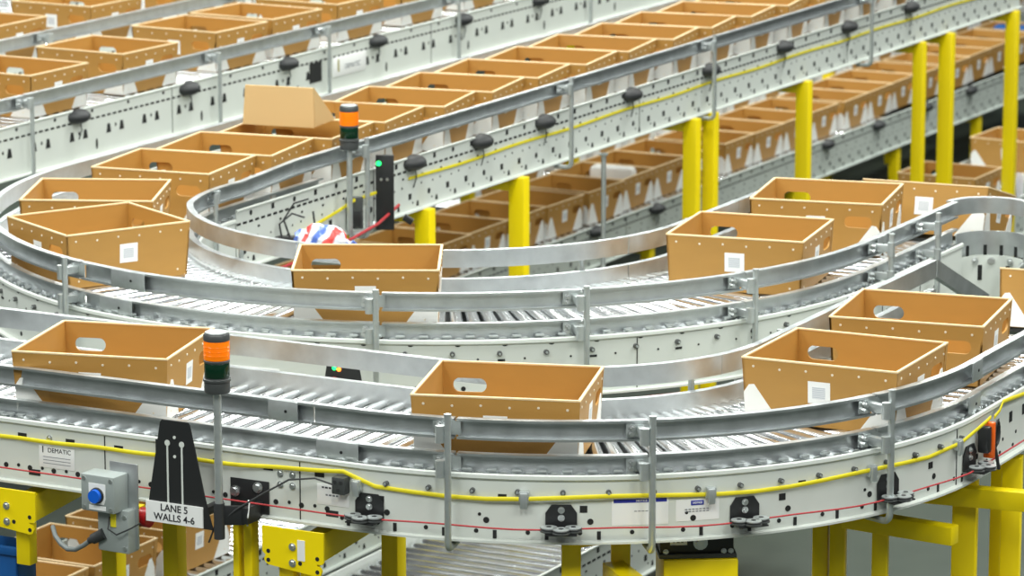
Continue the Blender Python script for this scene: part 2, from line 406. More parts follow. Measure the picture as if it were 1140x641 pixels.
# ------------------------------------------------------------------ conveyors
def rollers(root, items, cap=100):
    """items: (p_inner, p_outer, r_inner, r_outer) world; one child mesh each; the rest one 'stuff' part"""
    cache = {}
    inv = FR[root.name].inverted()
    for p0, p1, r0, r1 in items[:cap]:
        L = (p1 - p0).length; key = (round(L, 3), r0, r1)
        if key not in cache:
            b = MB(); n = 18
            b.cyl((0, 0, 0), (L, 0, 0), r0, r1, 'roller', n)
            b.cyl((-.012, 0, 0), (0, 0, 0), .008, .008, 'bolt', 8); b.cyl((L, 0, 0), (L + .012, 0, 0), .008, .008, 'bolt', 8)
            cache[key] = b.mesh('roller')
        o = D.objects.new('roller', cache[key]); COL.objects.link(o); o.parent = root
        x = (p1 - p0).normalized(); z = Vector((0, 0, 1)); y = z.cross(x).normalized(); z = x.cross(y)
        m = Matrix((x, y, z)).transposed().to_4x4(); m.translation = p0
        o.matrix_local = inv @ m
    rest = items[cap:]
    if rest:
        b = MB()
        for p0, p1, r0, r1 in rest: b.cyl(p0, p1, r0, r1, 'roller', 12)
        b.build('rollers', root, True, kind='stuff')
HR = -THT                                                      # roller top height, upper level
def straight_items(lane, u0, u1, ri, ro, top=HR, pitch=.075, rad=.024):
    n = int((u1 - u0) / 100 / pitch); out = []
    for i in range(n):
        u = u0 + (i + .5) * pitch * 100
        out.append((lane.pos(u, ri, top - rad), lane.pos(u, ro, top - rad), rad, rad))
    return out
def curve_items(lane, a0, a1, ri, ro, r0, r1, pitch, top=HR):
    n = int(round((a1 - a0) / pitch)); out = []
    for i in range(n):
        u = a0 + (i + .5) * (a1 - a0) / n
        out.append((lane.pos(u, ri, top - r0), lane.pos(u, ro, top - r1), r0, r1))
    return out
def decal(mb, lane, u, r, h, w, hh, k='hole', side=1, shape='disc', th=.0018):
    """dark opening on a frame face, outward (side=1) or inward"""
    f = lane.frame(u, r, h)
    if side < 0: f = f @ Matrix.Rotation(math.pi, 4, 'Z')
    if shape == 'disc': poly = [(w / 2 * math.cos(i * math.pi / 5), hh / 2 * math.sin(i * math.pi / 5)) for i in range(10)]
    elif shape == 'trap': poly = [(-w / 2, -hh / 2), (w / 2, -hh / 2), (w / 4, hh / 2), (-w / 4, hh / 2)]
    else: poly = [(-w / 2, -hh / 2), (w / 2, -hh / 2), (w / 2, hh / 2), (-w / 2, hh / 2)]
    mb.prism(poly, -th, .0006, k, f)
def frame_profile(side, zt, zb, lip=.026, bulge=.012):
    s = side; t = .004
    return [(0, zt - .004), (0, zt + .002), (s * .004, zt + .004), (s * bulge, zt), (s * (bulge + .001), zt - .012), (s * (bulge - .004), zt - .018), (s * t, zt - .02), (s * t, zb + .008), (s * lip, zb + .006), (s * lip, zb - .002), (0, zb - .002)]
def bolt(mb, fr, r=.008, d=.008, k='bolt'):
    mb.cyl((0, .001, 0), (0, -d * .3, 0), r * 1.45, r * 1.45, k, 12, fr); mb.cyl((0, 0, 0), (0, -d, 0), r, r * .92, k, 6, fr)

def shade_sheet(root, lane, us, ri, ro, top=HR):  # added dark sheet below the rollers, paints the shade in their gaps
    q = MB(); sweep(q, lane, us, ri, [(0, top - .075), (ro - ri, top - .075), (ro - ri, top - .079), (0, top - .079)], 'shade_sheet'); q.build('roller_gap_shade', root, True)
# -- near curved lane
root = thing('roller_conveyor', 'near roller conveyor curving from lower left to the right, pale side frame with red cord', 'conveyor', SM(-6.53, 12.99, -ZR + .0, 0))
LP0, LP1 = -90 - 260, 145
b = MB(); us = LL.st(LP0, LP1)
sweep(b, LL, us, 1.696, frame_profile(1, -.243, -.48), 'white')
for i in range(17):                                            # openings along the curved face
    u = -92 + i * 6.1
    decal(b, LL, u, 1.70, -.445, .016, .016); decal(b, LL, u + 2.2, 1.70, -.455, .013, .03, shape='box')
    if i % 2: decal(b, LL, u + 1.2, 1.70, -.405, .022, .022)
    if i % 3 == 0: decal(b, LL, u + 3.1, 1.70, -.315, .03, .009, shape='box')
    if i % 4 == 1: decal(b, LL, u + .4, 1.70, -.36, .026, .024, shape='box')
    if i % 4 == 3: decal(b, LL, u + .4, 1.70, -.385, .012, .012)
for i in range(24):
    u = -98 - i * 10.5
    decal(b, LL, u, 1.70, -.42, .02, .02); decal(b, LL, u - 5, 1.70, -.415, .013, .013)
    if i % 2 == 0: decal(b, LL, u - 3, 1.70, -.30, .038, .016, shape='box')
    if i % 3 == 0: decal(b, LL, u + 2, 1.70, -.435, .05, .022, shape='box')
for i in range(10):
    u = 8 + i * 14
    decal(b, LL, u, 1.70, -.33, .03, .04, shape='box'); decal(b, LL, u + 6, 1.70, -.40, .014, .014); decal(b, LL, u + 3, 1.70, -.445, .02, .014)
for u in (-109, -191, -6): decal(b, LL, u, 1.70, -.36, .004, .23, shape='box')
b.build('outer_side_frame', root, True)
b = MB(); sweep(b, LL, us, .79, frame_profile(-1, -.243, -.48), 'white')
for i in range(40): decal(b, LL, LP0 + 20 + i * 12, .786, -.40, .018, .018, side=-1)
b.build('inner_side_frame', root, True)
for i in range(17):
    u = -90 + i * 5.3; q = MB(); fr = LL.frame(u, 1.70, -.300)
    q.cyl((0, .001, 0), (0, -.016, 0), .0095, .009, 'stub', 10, fr); q.cyl((0, -.016, 0), (0, -.022, 0), .005, .005, 'galv2', 8, fr)
    q.build('axle_bolt', root, True)
for (du, hh) in ((-112, -.315), (-112, -.355), (-117, -.315), (-117, -.355), (-215, -.30), (-248, -.36), (-252, -.31)):
    q = MB(); bolt(q, LL.frame(du, 1.70, hh), .009, .009); q.build('bolt', root, True)
its = curve_items(LL, -90, 0, .81, 1.685, .020, .030, 3.05) + straight_items(LL, -90 - 225, -90, .81, 1.685)[::-1] + straight_items(LL, 0, 138, .81, 1.685)
rollers(root, its)
shade_sheet(root, LL, us, .80, 1.69)
# chain of small rounded roller end guards along the outside edge
b = MB()
for i in range(46):
    u = -90 - 4.5 * i if i >= 30 else -90 + i * 3.0
    b.cbox(-.016, .016, -.010, .010, -.006, .003, .002, 'galv2', LL.frame(u, 1.672, -.232))
b.build('roller_end_guards', root, True, kind='stuff')

# -- decline belts beyond the right end
def decline(lane, u0, ri, ro, label, L=2.0, slope=.27):
    t = thing('decline_conveyor', label, 'conveyor', Matrix.Translation(Vector(lane.pos(u0, (ri + ro) / 2, -ZR))) @ Matrix.Rotation(TH, 4, 'Z'))
    us = [u0, u0 + L * 100]; dh = lambda u: -(u - u0) / 100 * slope
    q = MB(); sweep(q, lane, us, ri, [(0, HR - .004), (0, HR - .02), (ro - ri, HR - .02), (ro - ri, HR - .004)], 'dgrey', dh); q.build('belt', t, True)
    for r, s in ((ri - .012, -1), (ro + .012, 1)):
        q = MB(); sweep(q, lane, us, r, [(0, HR), (s * .004, HR), (s * .004, HR - .2), (s * .02, HR - .2), (s * .02, HR - .205), (0, HR - .205)], 'white', dh); q.build('side_frame', t, True)
decline(LL, 146, .83, 1.66, 'dark belt sloping down at the right edge, carrying the tipping tote of the near lane')
decline(LM, 104, 1.2, 2.03, 'dark belt sloping down beyond the rounded rail nose, upper right', .9)

# -- half-circle turn lane
root = thing('roller_conveyor', 'half-circle roller conveyor turning round the yellow posts in the middle', 'conveyor', SM(-8.15, 15.02, -ZR, 0))
b = MB(); us = LM.st(-180, 103)
sweep(b, LM, us, 2.086, frame_profile(1, -.243, -.48), 'white')
for i in range(30):
    u = -170 + i * 5.2
    if i % 2 == 0: decal(b, LM, u, 2.09, -.325, .03, .009, shape='box')
    decal(b, LM, u + 2.6, 2.09, -.32, .009, .009); decal(b, LM, u + 1, 2.09, -.44, .02, .02); decal(b, LM, u + .4, 2.09, -.262, .022, .012)
for i in range(6): decal(b, LM, 6 + i * 14, 2.09, -.30, .03, .03, shape='box'); decal(b, LM, 13 + i * 14, 2.09, -.38, .012, .012)
for u in (-92, -40, 8, 52): decal(b, LM, u, 2.09, -.36, .004, .22, shape='box')
b.build('outer_side_frame', root, True)
b = MB(); sweep(b, LM, us, 1.13, frame_profile(-1, -.243, -.48), 'white')
for i in range(30): decal(b, LM, -175 + i * 6, 1.126, -.42, .016, .016, side=-1)
b.build('inner_side_frame', root, True)
for i in range(31):
    q = MB(); fr = LM.frame(-165 + i * 5.2, 2.09, -.297)
    q.cyl((0, .001, 0), (0, -.014, 0), .011, .010, 'stub', 10, fr); q.cyl((0, -.014, 0), (0, -.02, 0), .005, .005, 'galv2', 8, fr); q.build('axle_bolt', root, True)
its = curve_items(LM, -150, 0, 1.15, 2.075, .022, .032, 2.45) + straight_items(LM, 0, 100, 1.15, 2.075) + curve_items(LM, -180, -150, 1.15, 2.075, .022, .032, 2.45)
rollers(root, its)
shade_sheet(root, LM, LM.st(-179.8, 101), 1.14, 2.08)
b = MB()
for i in range(58): b.cbox(-.018, .018, -.01, .01, -.006, .005, .003, 'galv2', LM.frame(-150 + i * 2.6, 2.063, -.232))
b.build('roller_end_guards', root, True, kind='stuff')

# -- straight conveyors
def straight_conv(name_label, near, far, b0, b1, top, style, pitch=.075, roll=None, cap=100, rad=.024):
    """near side has the larger a.  style: 'slots' (long lane), 'traps', 'low'"""
    mid = (near + far) / 2; ln = straight(mid); rn = near - mid; rf = far - mid
    root = thing('roller_conveyor', name_label, 'conveyor', SM(mid, (b0 + b1) / 2, -ZR))
    us = [b0 * 100, b1 * 100]
    q = MB(); zt = top + .035; zb = top - .245
    prof = [(0, zt), (.004, zt + .002), (.012, zt - .002), (.012, zt - .008), (.004, zt - .012), (.004, zb + .006), (.03, zb + .004), (.03, zb - .003), (0, zb - .003)]
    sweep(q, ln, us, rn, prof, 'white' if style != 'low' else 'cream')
    f = rn + .004; L = b1 - b0; z1 = top - .035
    n = int(L / .055)
    for i in range(n): decal(q, ln, (b0 + .02 + i * .055) * 100, f, z1, .034, .011, shape='box')
    if style == 'traps':
        for i in range(int(L / .36)):
            u = (b0 + .1 + i * .36) * 100
            decal(q, ln, u, f, top - .11, .045, .05, shape='trap'); decal(q, ln, u + 13, f, top - .11, .045, .05, shape='trap'); decal(q, ln, u + 7, f, top - .1, .014, .02)
            decal(q, ln, u + 20, f, top + .008, .022, .02); 
            if i % 3 == 0: decal(q, ln, u + 24, f, top - .18, .02, .06)
    else:
        for i in range(int(L / .20)):
            u = (b0 + .07 + i * .20) * 100
            decal(q, ln, u, f, top - .17, .028, .03, shape='box' if i % 3 else 'disc'); decal(q, ln, u + 8, f, top - .215, .026, .026, shape='trap')
            decal(q, ln, u + 4, f, top - .12, .010, .010); decal(q, ln, u + 12, f, top - .115, .010, .012); decal(q, ln, u + 3, f, top - .205, .01, .01)
            decal(q, ln, u + 6, f, top + .005, .024, .026, shape='box' if i % 2 else 'disc'); decal(q, ln, u + 13, f, top - .07, .02, .012)
    for i in range(int(L / 3.05)): decal(q, ln, (b0 + 1.3 + i * 3.05) * 100, f, top - .105, .004, .26, shape='box')
    q.build('near_side_frame', root, True)
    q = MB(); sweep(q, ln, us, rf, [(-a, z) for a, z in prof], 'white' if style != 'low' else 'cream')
    for i in range(int(L / .3)): decal(q, ln, (b0 + .1 + i * .3) * 100, rf - .004, top - .15, .03, .03, side=-1)
    q.build('far_side_frame', root, True)
    shade_sheet(root, ln, us, rf + .006, rn - .006, top)
    r0, r1 = roll or (b0, b1)
    rollers(root, straight_items(ln, r0 * 100, r1 * 100, rf + .01, rn - .01, top, pitch, rad), cap)
    return root, ln, f
U, lnU, fU = straight_conv('long straight upper roller conveyor rising to the upper right, yellow stripe on its frame', -9.28, -10.24, 15.03, 25.6, HR, 'slots', roll=(15.05, 25.5))
B_, lnB, fB = straight_conv('second upper conveyor behind the long one, keyhole slots in its pale frame', -11.62, -12.52, 13.8, 25.6, HR, 'traps', roll=(15.9, 25.2), pitch=.095)
C_, lnC, fC = straight_conv('farthest upper conveyor at the top left behind a grey guard rail', -12.93, -13.8, 14.4, 25.6, HR, 'traps', roll=(16.8, 25.2), pitch=.095)
F_, lnF, fF = straight_conv('outermost pale conveyor glimpsed beyond the top left totes', -14.2, -15.1, 17.5, 26.5, HR, 'traps', roll=(17.6, 26.4), pitch=.12)
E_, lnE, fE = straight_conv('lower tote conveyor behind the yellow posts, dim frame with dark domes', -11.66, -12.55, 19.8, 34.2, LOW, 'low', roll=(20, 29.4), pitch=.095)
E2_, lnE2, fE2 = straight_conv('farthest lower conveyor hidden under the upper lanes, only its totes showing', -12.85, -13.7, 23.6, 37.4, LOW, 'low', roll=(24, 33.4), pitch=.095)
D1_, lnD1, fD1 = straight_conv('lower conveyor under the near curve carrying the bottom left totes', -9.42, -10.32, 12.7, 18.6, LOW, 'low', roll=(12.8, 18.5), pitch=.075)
D2_, lnD2, fD2 = straight_conv('empty lower roller conveyor with bright rollers at the bottom middle', -7.98, -8.86, 12.7, 19.0, LOW, 'slots', roll=(13.0, 18.9), pitch=.088, rad=.034)
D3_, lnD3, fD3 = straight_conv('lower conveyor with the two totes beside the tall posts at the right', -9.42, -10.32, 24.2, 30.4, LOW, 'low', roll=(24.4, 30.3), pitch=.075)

# rounded end panel at the nose
t = thing('nose_panel', 'rounded galvanised end panel with slots below the rail nose, right', 'panel', SM(-5.95, 16.1, -ZR))
NZ = Lane(-5.93, 16.08, 0, 180)
b = MB()
sweep(b, NZ, NZ.st(-5, 180, 6), .17, [(0, -.21), (.004, -.21), (.004, -.32), (0, -.32)], 'galv')
for u in (20, 45, 70, 95, 120, 150): decal(b, NZ, u, .169, -.30, .016, .05, shape='box', side=-1)
for u in (-3,): decal(b, NZ, u, .174, -.27, .014, .035)
b.build('upper_band', t, True)
b = MB(); sweep(b, NZ, NZ.st(-5, 180, 6), .15, [(0, -.32), (.004, -.32), (.004, -.62), (0, -.62)], 'white')
for u in (30, 80, 130): decal(b, NZ, u, .149, -.40, .02, .07, shape='box', side=-1)
b.build('lower_band', t, True)
for u in (10, 40, 75, 110, 140):
    q = MB(); bolt(q, NZ.frame(u, .149, -.345) @ Matrix.Rotation(math.pi, 4, 'Z'), .012, .014); q.build('bolt', t, True)

# ------------------------------------------------------------------ guard rails
def jpost(lane, u, r, zt, zb=-.505, inward=.12, side=1):
    q = MB(); rr = .0125
    pts = [lane.pos(u, r, zt), lane.pos(u, r, (zt + zb) / 2), lane.pos(u, r, zb + .03)]
    for i in range(1, 6):
        a = i * math.pi / 2 / 5; pts.append(lane.pos(u, r - side * .03 * (1 - math.cos(a)), zb + .03 - .03 * math.sin(a)))
    pts.append(lane.pos(u, r - side * inward, zb))
    q.tube(pts, rr, 'galv2', 12)
    q.tube([lane.pos(u, r, zt - .002), lane.pos(u, r, zt + .004)], rr + .0012, 'galv2', 12)
    return q
def clamp(root, lane, u, r_rail, r_post, h, side=1):
    fr = lane.frame(u, (r_rail + r_post) / 2, h); 
    if side < 0: fr = fr @ Matrix.Rotation(math.pi, 4, 'Z')
    d = abs(r_post - r_rail) / 2 + .012
    q = MB(); q.cbox(-.013, .013, -d, d, -.016, .016, .003, 'galv2', fr); q.box(-.05, .05, d - .006, d - .002, -.024, .024, 'galv2', fr)
    q.cyl((0, -d - .004, -.034), (0, -d - .004, .026), .0165, .0165, 'galv2', 12, fr @ Matrix.Translation((0, .016, 0)))
    o = q.build('clamp', root, True)
    for x, z in ((-.03, .008), (-.034, -.012)):
        q = MB(); bolt(q, fr @ Matrix.Translation((x, d - .006, z)), .009, .022)
        q2 = q.build('bolt', o); q2.data.transform(FR[root.name].inverted())
def rail(root, lane, cuts, r, zt, side, name='rail', gap=.35, k='galv', dh=None, dr=None):
    for u0, u1 in zip(cuts[:-1], cuts[1:]):
        q = MB(); sweep(q, lane, lane.st(u0 + (gap if u0 != cuts[0] else 0), u1), r, chan(side, zt), k, dh, dr); q.build(name, root, True)
def splice(root, lane, u, r, zt, side, w=.17):
    q = MB(); fr = lane.frame(u, r + side * .033, zt - .037)
    if side < 0: fr = fr @ Matrix.Rotation(math.pi, 4, 'Z')
    q.cbox(-w / 2, w / 2, -.002, .002, -.037, .037, .001, 'galv2', fr)
    q.prism([(.006 * math.cos(i * math.pi / 4) + w * .1, .006 * math.sin(i * math.pi / 4)) for i in range(8)], -.0036, -.001, 'hole', fr)
    q.build('splice_plate', root, True)
Z1, Z2 = -.055, -.178
RO = 1.645
root = thing('guard_rail', 'double galvanised guard rail along the outside of the near curve', 'guard rail', SM(-6.53, 12.99, -ZR))
PA = [-76.6, -53.4, -22.1]
rail(root, LL, [-350, -106] + PA + [8, 150], RO, Z1, 1, 'upper_rail'); rail(root, LL, [-350, -104] + PA + [10, 150], RO, Z2, 1, 'lower_rail')
for u in PA + [70]:
    jpost(LL, u, 1.755, -.025).build('post', root, True)
    clamp(root, LL, u - .9, RO + .03, 1.755, Z1 - .035); clamp(root, LL, u - .9, RO + .03, 1.755, Z2 - .035)
splice(root, LL, -95, RO, Z2, 1); splice(root, LL, -117, RO, Z1, 1, .12); splice(root, LL, 5, RO, Z1, 1, .1); splice(root, LL, 3, RO, Z2, 1, .12)
root = thing('guard_rail', 'double smooth guard rail inside the near curve, bent down at its right end', 'guard rail', SM(-6.53, 12.99, -ZR))
rail(root, LL, [-350, -76, -20, 60, 176], .85, Z1, -1, 'upper_rail', gap=.15); rail(root, LL, [-350, -76, -10, 60, 176], .85, Z2, -1, 'lower_rail', gap=.15)
rail(root, LL, [177, 240], .85, Z1, -1, 'bent_rail', dh=lambda u: -(u - 177) / 100 * .42)
for u in (-104, -76, -26, 30, 100):
    q = MB(); q.tube([LL.pos(u, .775, Z1 - .02), LL.pos(u, .775, -.49)], .012, 'galv2', 10); q.build('post', root, True)
root = thing('guard_rail', 'double guard rail round the outside of the half-circle turn and up the far side', 'guard rail', SM(-8.15, 15.02, -ZR))
PM = [-109.5, -69.2, -46.4, -25.4, 5]
rail(root, LM, [-180 - 980, -180 - 560, -180 - 60, -150] + PM + [56, 104], 2.035, Z1, 1, 'upper_rail'); rail(root, LM, [-180 - 40, -150] + PM + [56, 104], 2.035, Z2, 1, 'lower_rail')
for u in PM + [60]:
    jpost(LM, u, 2.14, -.03).build('post', root, True)
    clamp(root, LM, u - .7, 2.065, 2.14, Z1 - .035); clamp(root, LM, u - .7, 2.065, 2.14, Z2 - .035)
splice(root, LM, -101, 2.035, Z1, 1, .19); splice(root, LM, -103, 2.035, Z2, 1, .19); splice(root, LM, 12, 2.035, Z1, 1, .1); splice(root, LM, 12, 2.035, Z2, 1, .1)
q = MB(); NR = Lane(-5.935, 16.06, 20, 180); sweep(q, NR, NR.st(5, 180, 8), .18, chan(1, Z1), 'galv'); q.build('nose_rail', root, True)
q = MB(); q.cbox(-.02, .02, -.03, .0, -.03, .02, .003, 'galv2', NR.frame(-20, .21, Z1 - .03)); q.build('clamp', root, True)
root = thing('guard_rail', 'guard rail round the inside of the half-circle turn and along the long lane', 'guard rail', SM(-8.15, 15.02, -ZR))
rail(root, LM, [-180 - 1050, -180 - 758, -180 - 517, -180 - 331, -180 - 108, -180 - 50, -165, -95, -20, 60, 104], 1.175, Z1, -1, 'upper_rail', gap=.3, dh=lambda u: .025 if u < -200 else 0, dr=lambda u: -.07 if u < -180.5 else -.07 * max(0, (-150 - u) / 30))
rail(root, LM, [-180 - 85, -165, -95, -20, 60, 104], 1.175, Z2, -1, 'lower_rail', gap=.3)
for bb in (16.1, 18.33, 20.19, 22.6):
    u = -180 - (bb - 15.02) * 100
    jpost(LM, u, 1.03, -.01, -.5, .1, -1).build('post', root, True); clamp(root, LM, u + 2, 1.075, 1.03, Z1 - .01, -1)
for u in (-167, -116, -72, -30, 20, 70):
    q = MB(); q.tube([LM.pos(u, 1.105, Z1 - .02), LM.pos(u, 1.105, -.49)], .012, 'galv2', 10); q.build('post', root, True)
clamp(root, LM, -168, 1.145, 1.105, Z1 - .035, -1)
def rail_straight(label, a, b0, b1, posts, side=1, amid=None):
    ln = straight(a - .03 * side); root = thing('guard_rail', label, 'guard rail', SM(a, (b0 + b1) / 2, -ZR))
    cuts = [b0 * 100] + [p * 100 for p in posts if b0 < p < b1] + [b1 * 100]
    rail(root, ln, cuts, 0, Z1, side, 'upper_rail', gap=2)
    for p in posts:
        q = MB(); q.tube([ln.pos(p * 100, .075 * side, Z1 - .01), ln.pos(p * 100, .075 * side, -.485)], .012, 'galv2', 10); q.build('post', root, True)
        clamp(root, ln, p * 100 - 2, .03 * side, .075 * side, Z1 - .035, side)
rail_straight('single guard rail along the near side of the second upper lane, left of centre', -11.62, 13.9, 25.6, [14.8, 16.71, 18.6, 19.85, 21.5, 23.4])
rail_straight('single guard rail before the farthest upper lane in the top left corner', -12.93, 16.4, 25.6, [18.82, 21.0, 23.0])

# ------------------------------------------------------------------ cords and cables
b = MB(); b.tube([LL.pos(u, 1.752, -.418 + .004 * math.sin(u * .3)) for u in LL.st(-350, 146, 3)], .0032, 'red', 8)
tag(b.build('emergency_pull_cord'), 'thin red pull cord strung along the near curved frame', 'cord')
pts = []
for i in range(110):
    u = -350 + i * 496 / 109
    pts.append((u, 1.716 + .006 * math.sin(u * .17), (-.292 if u < -90 else -.318) + (.026 * (min(0, u + 90) / 200) if u < -90 else .008 * math.sin(u * .19)) + (.02 if u < -90 else 0) * max(0, 1 + (u + 90) / 40)))
b = MB(); P5 = [LL.pos(u, r, h) for u, r, h in pts if u < -9] + [LL.pos(-6, 1.72, -.31), LL.pos(-3, 1.73, -.285), LL.pos(1, 1.735, -.268), LL.pos(5, 1.735, -.262)]
b.tube(P5, .01, 'ycable', 8, flat=(.003, .008))
b.tube([LL.pos(9, 1.735, -.27), LL.pos(16, 1.73, -.26), LL.pos(22, 1.72, -.24), LL.pos(60, 1.72, -.27), LL.pos(144, 1.72, -.27)], .01, 'ycable', 8, flat=(.003, .008))
tag(b.build('flat_cable'), 'flat yellow cable running along the near curved frame above the red cord', 'cable')
for i, u in enumerate((-88.4, -68, -46.1, -23.8, -6.5)):
    q = MB(); fr = LL.frame(u, 1.724, -.325); q.cbox(-.013, .013, -.006, .006, -.03, .026, .004, 'galv2', fr); q.cbox(-.018, .018, .0, .02, -.01, .03, .003, 'galv2', fr)
    o = q.build('cable_clip'); tag(o, 'small grey clip holding the yellow cable, %s from the left along the near curve' % ORD[i], 'clip', 'cable clips')
q = MB(); fr = LL.frame(-91.2, 1.72, -.315)
t = thing('cable_tap', 'black square cable connector on the yellow cable left of the first pulley', 'connector', fr)
q.cbox(-.026, .026, -.022, .02, -.036, .026, .004, 'dgrey'); q.build('housing', t)
for x, z in ((-.012, .01), (.012, .01), (0, -.018)):
    q = MB(); q.cyl((x, -.021, z), (x, -.026, z), .006, .006, 'rubber', 10); q.build('screw', t)
q = MB(); q.tube([LL.pos(-93, 1.74, -.318), LL.pos(-100, 1.75, -.30), LL.pos(-110, 1.76, -.315), LL.pos(-119, 1.79, -.37), LL.pos(-128, 1.82, -.43), LL.pos(-136, 1.84, -.50), LL.pos(-138.5, 1.84, -.56)], .0035, 'rubber', 8)
tag(q.build('signal_cable'), 'thin black cable looping from the connector to the signal light pole', 'cable')
for i, (u, lb) in enumerate(((-86.9, 'below the black connector'), (-63.7, 'left of the notice stickers'), (-41.7, 'right of the notice stickers'), (-20.7, 'beside the right guard rail post'), (-2.5, 'below the orange switch'))):
    t = thing('cord_pulley', 'black bracket with three flat pulleys guiding the red cord, ' + lb, 'pulley', LL.frame(u, 1.702, -.418), 'cord pulleys')
    if i == 0: src = t
    if i:
        COLc = [c for c in src.children]
        for ch in COLc:
            c = ch.copy(); COL.objects.link(c); c.parent = t
        continue
    q = MB(); q.prism([(-.055, -.012), (.055, -.012), (.055, .045), (.034, .075), (-.034, .075), (-.055, .045)], -.005, 0, 'black'); q.box(-.055, .055, -.085, 0, -.016, -.011, 'black'); q.build('bracket', t)
    for z in (.028, .056):
        q = MB(); bolt(q, Matrix.Translation((0, -.005, z)), .0085, .008); q.build('bolt', t)
    for x, y in ((-.042, -.05), (.042, -.05), (0, -.078)):
        q = MB(); m = Matrix.Translation((x, y, 0)); q.lathe([(.012, -.008), (.031, -.008), (.031, -.004), (.025, 0), (.031, .004), (.030, .006), (.012, .006)], 'dgrey', 20, m)
        q.lathe([(.022, .0055), (.0285, .0055), (.0285, .008), (.022, .008)], 'galv2', 20, m); q.lathe([(.010, .0055), (.013, .0055), (.013, .009), (.010, .009)], 'galv2', 12, m)
        q.cyl((x, y, -.008), (x, y, .010), .009, .009, 'black', 10); q.build('wheel', t)
# yellow strip cable on the long lane
b = MB(); zz = -.312
b.tube([lnU.pos(u, fU + .006, zz + (.004 * math.sin(u * .05))) for u in [1668 + 8 * i for i in range(112)]], .01, 'ycable', 6, flat=(.002, .0085))
b.tube([W(-9.255, 15.55, -.40), W(-9.25, 15.75, -.375), W(-9.24, 15.92, -.345), W(-9.23, 16.05, -.315), W(-9.23, 16.3, -.31)], .01, 'ycable', 6, flat=(.003, .009))
tag(b.build('flat_cable'), 'flat yellow cable along the frame of the long upper lane', 'cable')
b = MB(); b.tube([LM.pos(u, 2.13, -.505) for u in LM.st(-100, -20, 4)], .006, 'red', 8); tag(b.build('emergency_pull_cord'), 'red cord below the frame of the half-circle turn', 'cord')
b = MB(); b.tube([W(-9.2, 15.2, -.52), W(-9.15, 15.9, -.47), W(-9.15, 16.15, -.44), W(-9.2, 16.45, -.40)], .008, 'red', 8); tag(b.build('emergency_pull_cord'), 'short red cord with steel turnbuckle hanging below the second signal light', 'cord')

# dark domes on frames
dome = None
def domes(ln, f, bs, top, text, group):
    global dome
    for i, bb in enumerate(bs):
        fr = ln.frame(bb * 100, f, top); lab = 'dark oval motor end cap on %s, %s from the left' % (text, ORD[i])
        if dome is None:
            dome = thing('end_cap', lab, 'end cap', fr, group)
            q = MB(); prof = [(.058 * math.cos(a), .075 * math.sin(a)) for a in [i * math.pi / 2 / 7 for i in range(7)]] + [(.004, .0755)]
            q.lathe(prof, 'rubber', 24, Matrix.Scale(1.45, 4, (1, 0, 0)) @ Matrix.Scale(.72, 4, (0, 0, 1)) @ Matrix.Rotation(R(90), 4, 'X')); q.build('cap', dome)
            q = MB(); q.tube([(.02, -.01, -.03), (.03, -.012, -.08), (.01, -.006, -.13)], .003, 'dgrey', 6); q.build('lead', dome)
        else: dup(dome, fr, lab, group)
domes(lnU, fU, [16.72, 17.45, 18.17, 19.25, 20.31, 21.39, 22.41, 23.47], -.232, 'the long lane frame', 'end caps on the long lane')
domes(lnB, fB, [17.19, 18.31, 19.41, 20.49, 21.61, 22.69], -.236, 'the second lane frame', 'end caps on the second lane')
domes(lnE, fE, [22.5, 23.64, 24.63, 27.78, 28.84, 29.91, 30.95], -1.975, 'the lower lane frame', 'end caps on the lower lane')
t = thing('name_plate', 'white maker plate with grey lettering on the second lane frame', 'sign', lnB.frame(2016, fB, -.335))
q = MB(); q.cbox(-.2, .2, -.006, 0, -.06, .06, .002, 'paper'); q.build('plate', t)
q = MB(); text_mb(q, 'DEMATIC', .045, 'print', Matrix.Translation((.03, -.0065, -.01)) @ XZ); q.box(-.15, -.135, -.008, -.006, -.03, .045, 'grip'); q.build('lettering', t)
q = MB(); q.box(-.07, .07, -.004, 0, -.06, .06, 'hole', lnB.frame(1975, fB, -.335)); tag(q.build('access_opening'), 'dark rectangular opening left of the maker plate', 'opening')

# ------------------------------------------------------------------ things on the near frame
def plate(name, label, u, h, w, hh, draw, cat='sticker', r=1.7005, lane=LL, group=None):
    t = thing(name, label, cat, lane.frame(u, r, h), group)
    q = MB(); q.cbox(-w / 2, w / 2, -.0012, .0002, -hh / 2, hh / 2, .0004, 'paper'); q.build('sheet', t)
    q = MB(); draw(q); 
    if q.v: q.build('print', t)
    return t
def d_dem(q):
    text_mb(q, 'DEMATIC', .024, 'ink', Matrix.Translation((.012, -.0014, .026)) @ XZ); q.box(-.062, -.058, -.0022, -.001, .016, .040, 'ink')
    for z in (.0, -.012, -.024): q.box(-.06, .06, -.0018, -.001, z, z + .002, 'print')
plate('maker_sticker', 'white sticker with DEMATIC lettering on the near frame at the left', -212, -.370, .155, .08, d_dem)
def lines(q, x0, x1, zs, k='print', h=.004):
    rr = random.Random(3)
    for z in zs:
        x = x0
        while x < x1 - .004:
            w = rr.uniform(.006, .016); q.box(x, min(x + w, x1), -.0018, -.001, z, z + h, k); x += w + .004
def d_n1(q): q.box(-.095, .095, -.0018, -.001, .034, .047, 'blueink'); text_mb(q, 'NOTICE', .012, 'paper', Matrix.Translation((0, -.002, .0405)) @ XZ, .0002); lines(q, -.02, .05, (.010, -.002), h=.002)
def d_n2(q): q.box(-.022, .022, -.0018, -.001, .020, .033, 'blueink'); text_mb(q, 'NOTICE', .0095, 'paper', Matrix.Translation((0, -.002, .0265)) @ XZ, .0002); lines(q, -.045, .045, (.008, 0.0), h=.003)
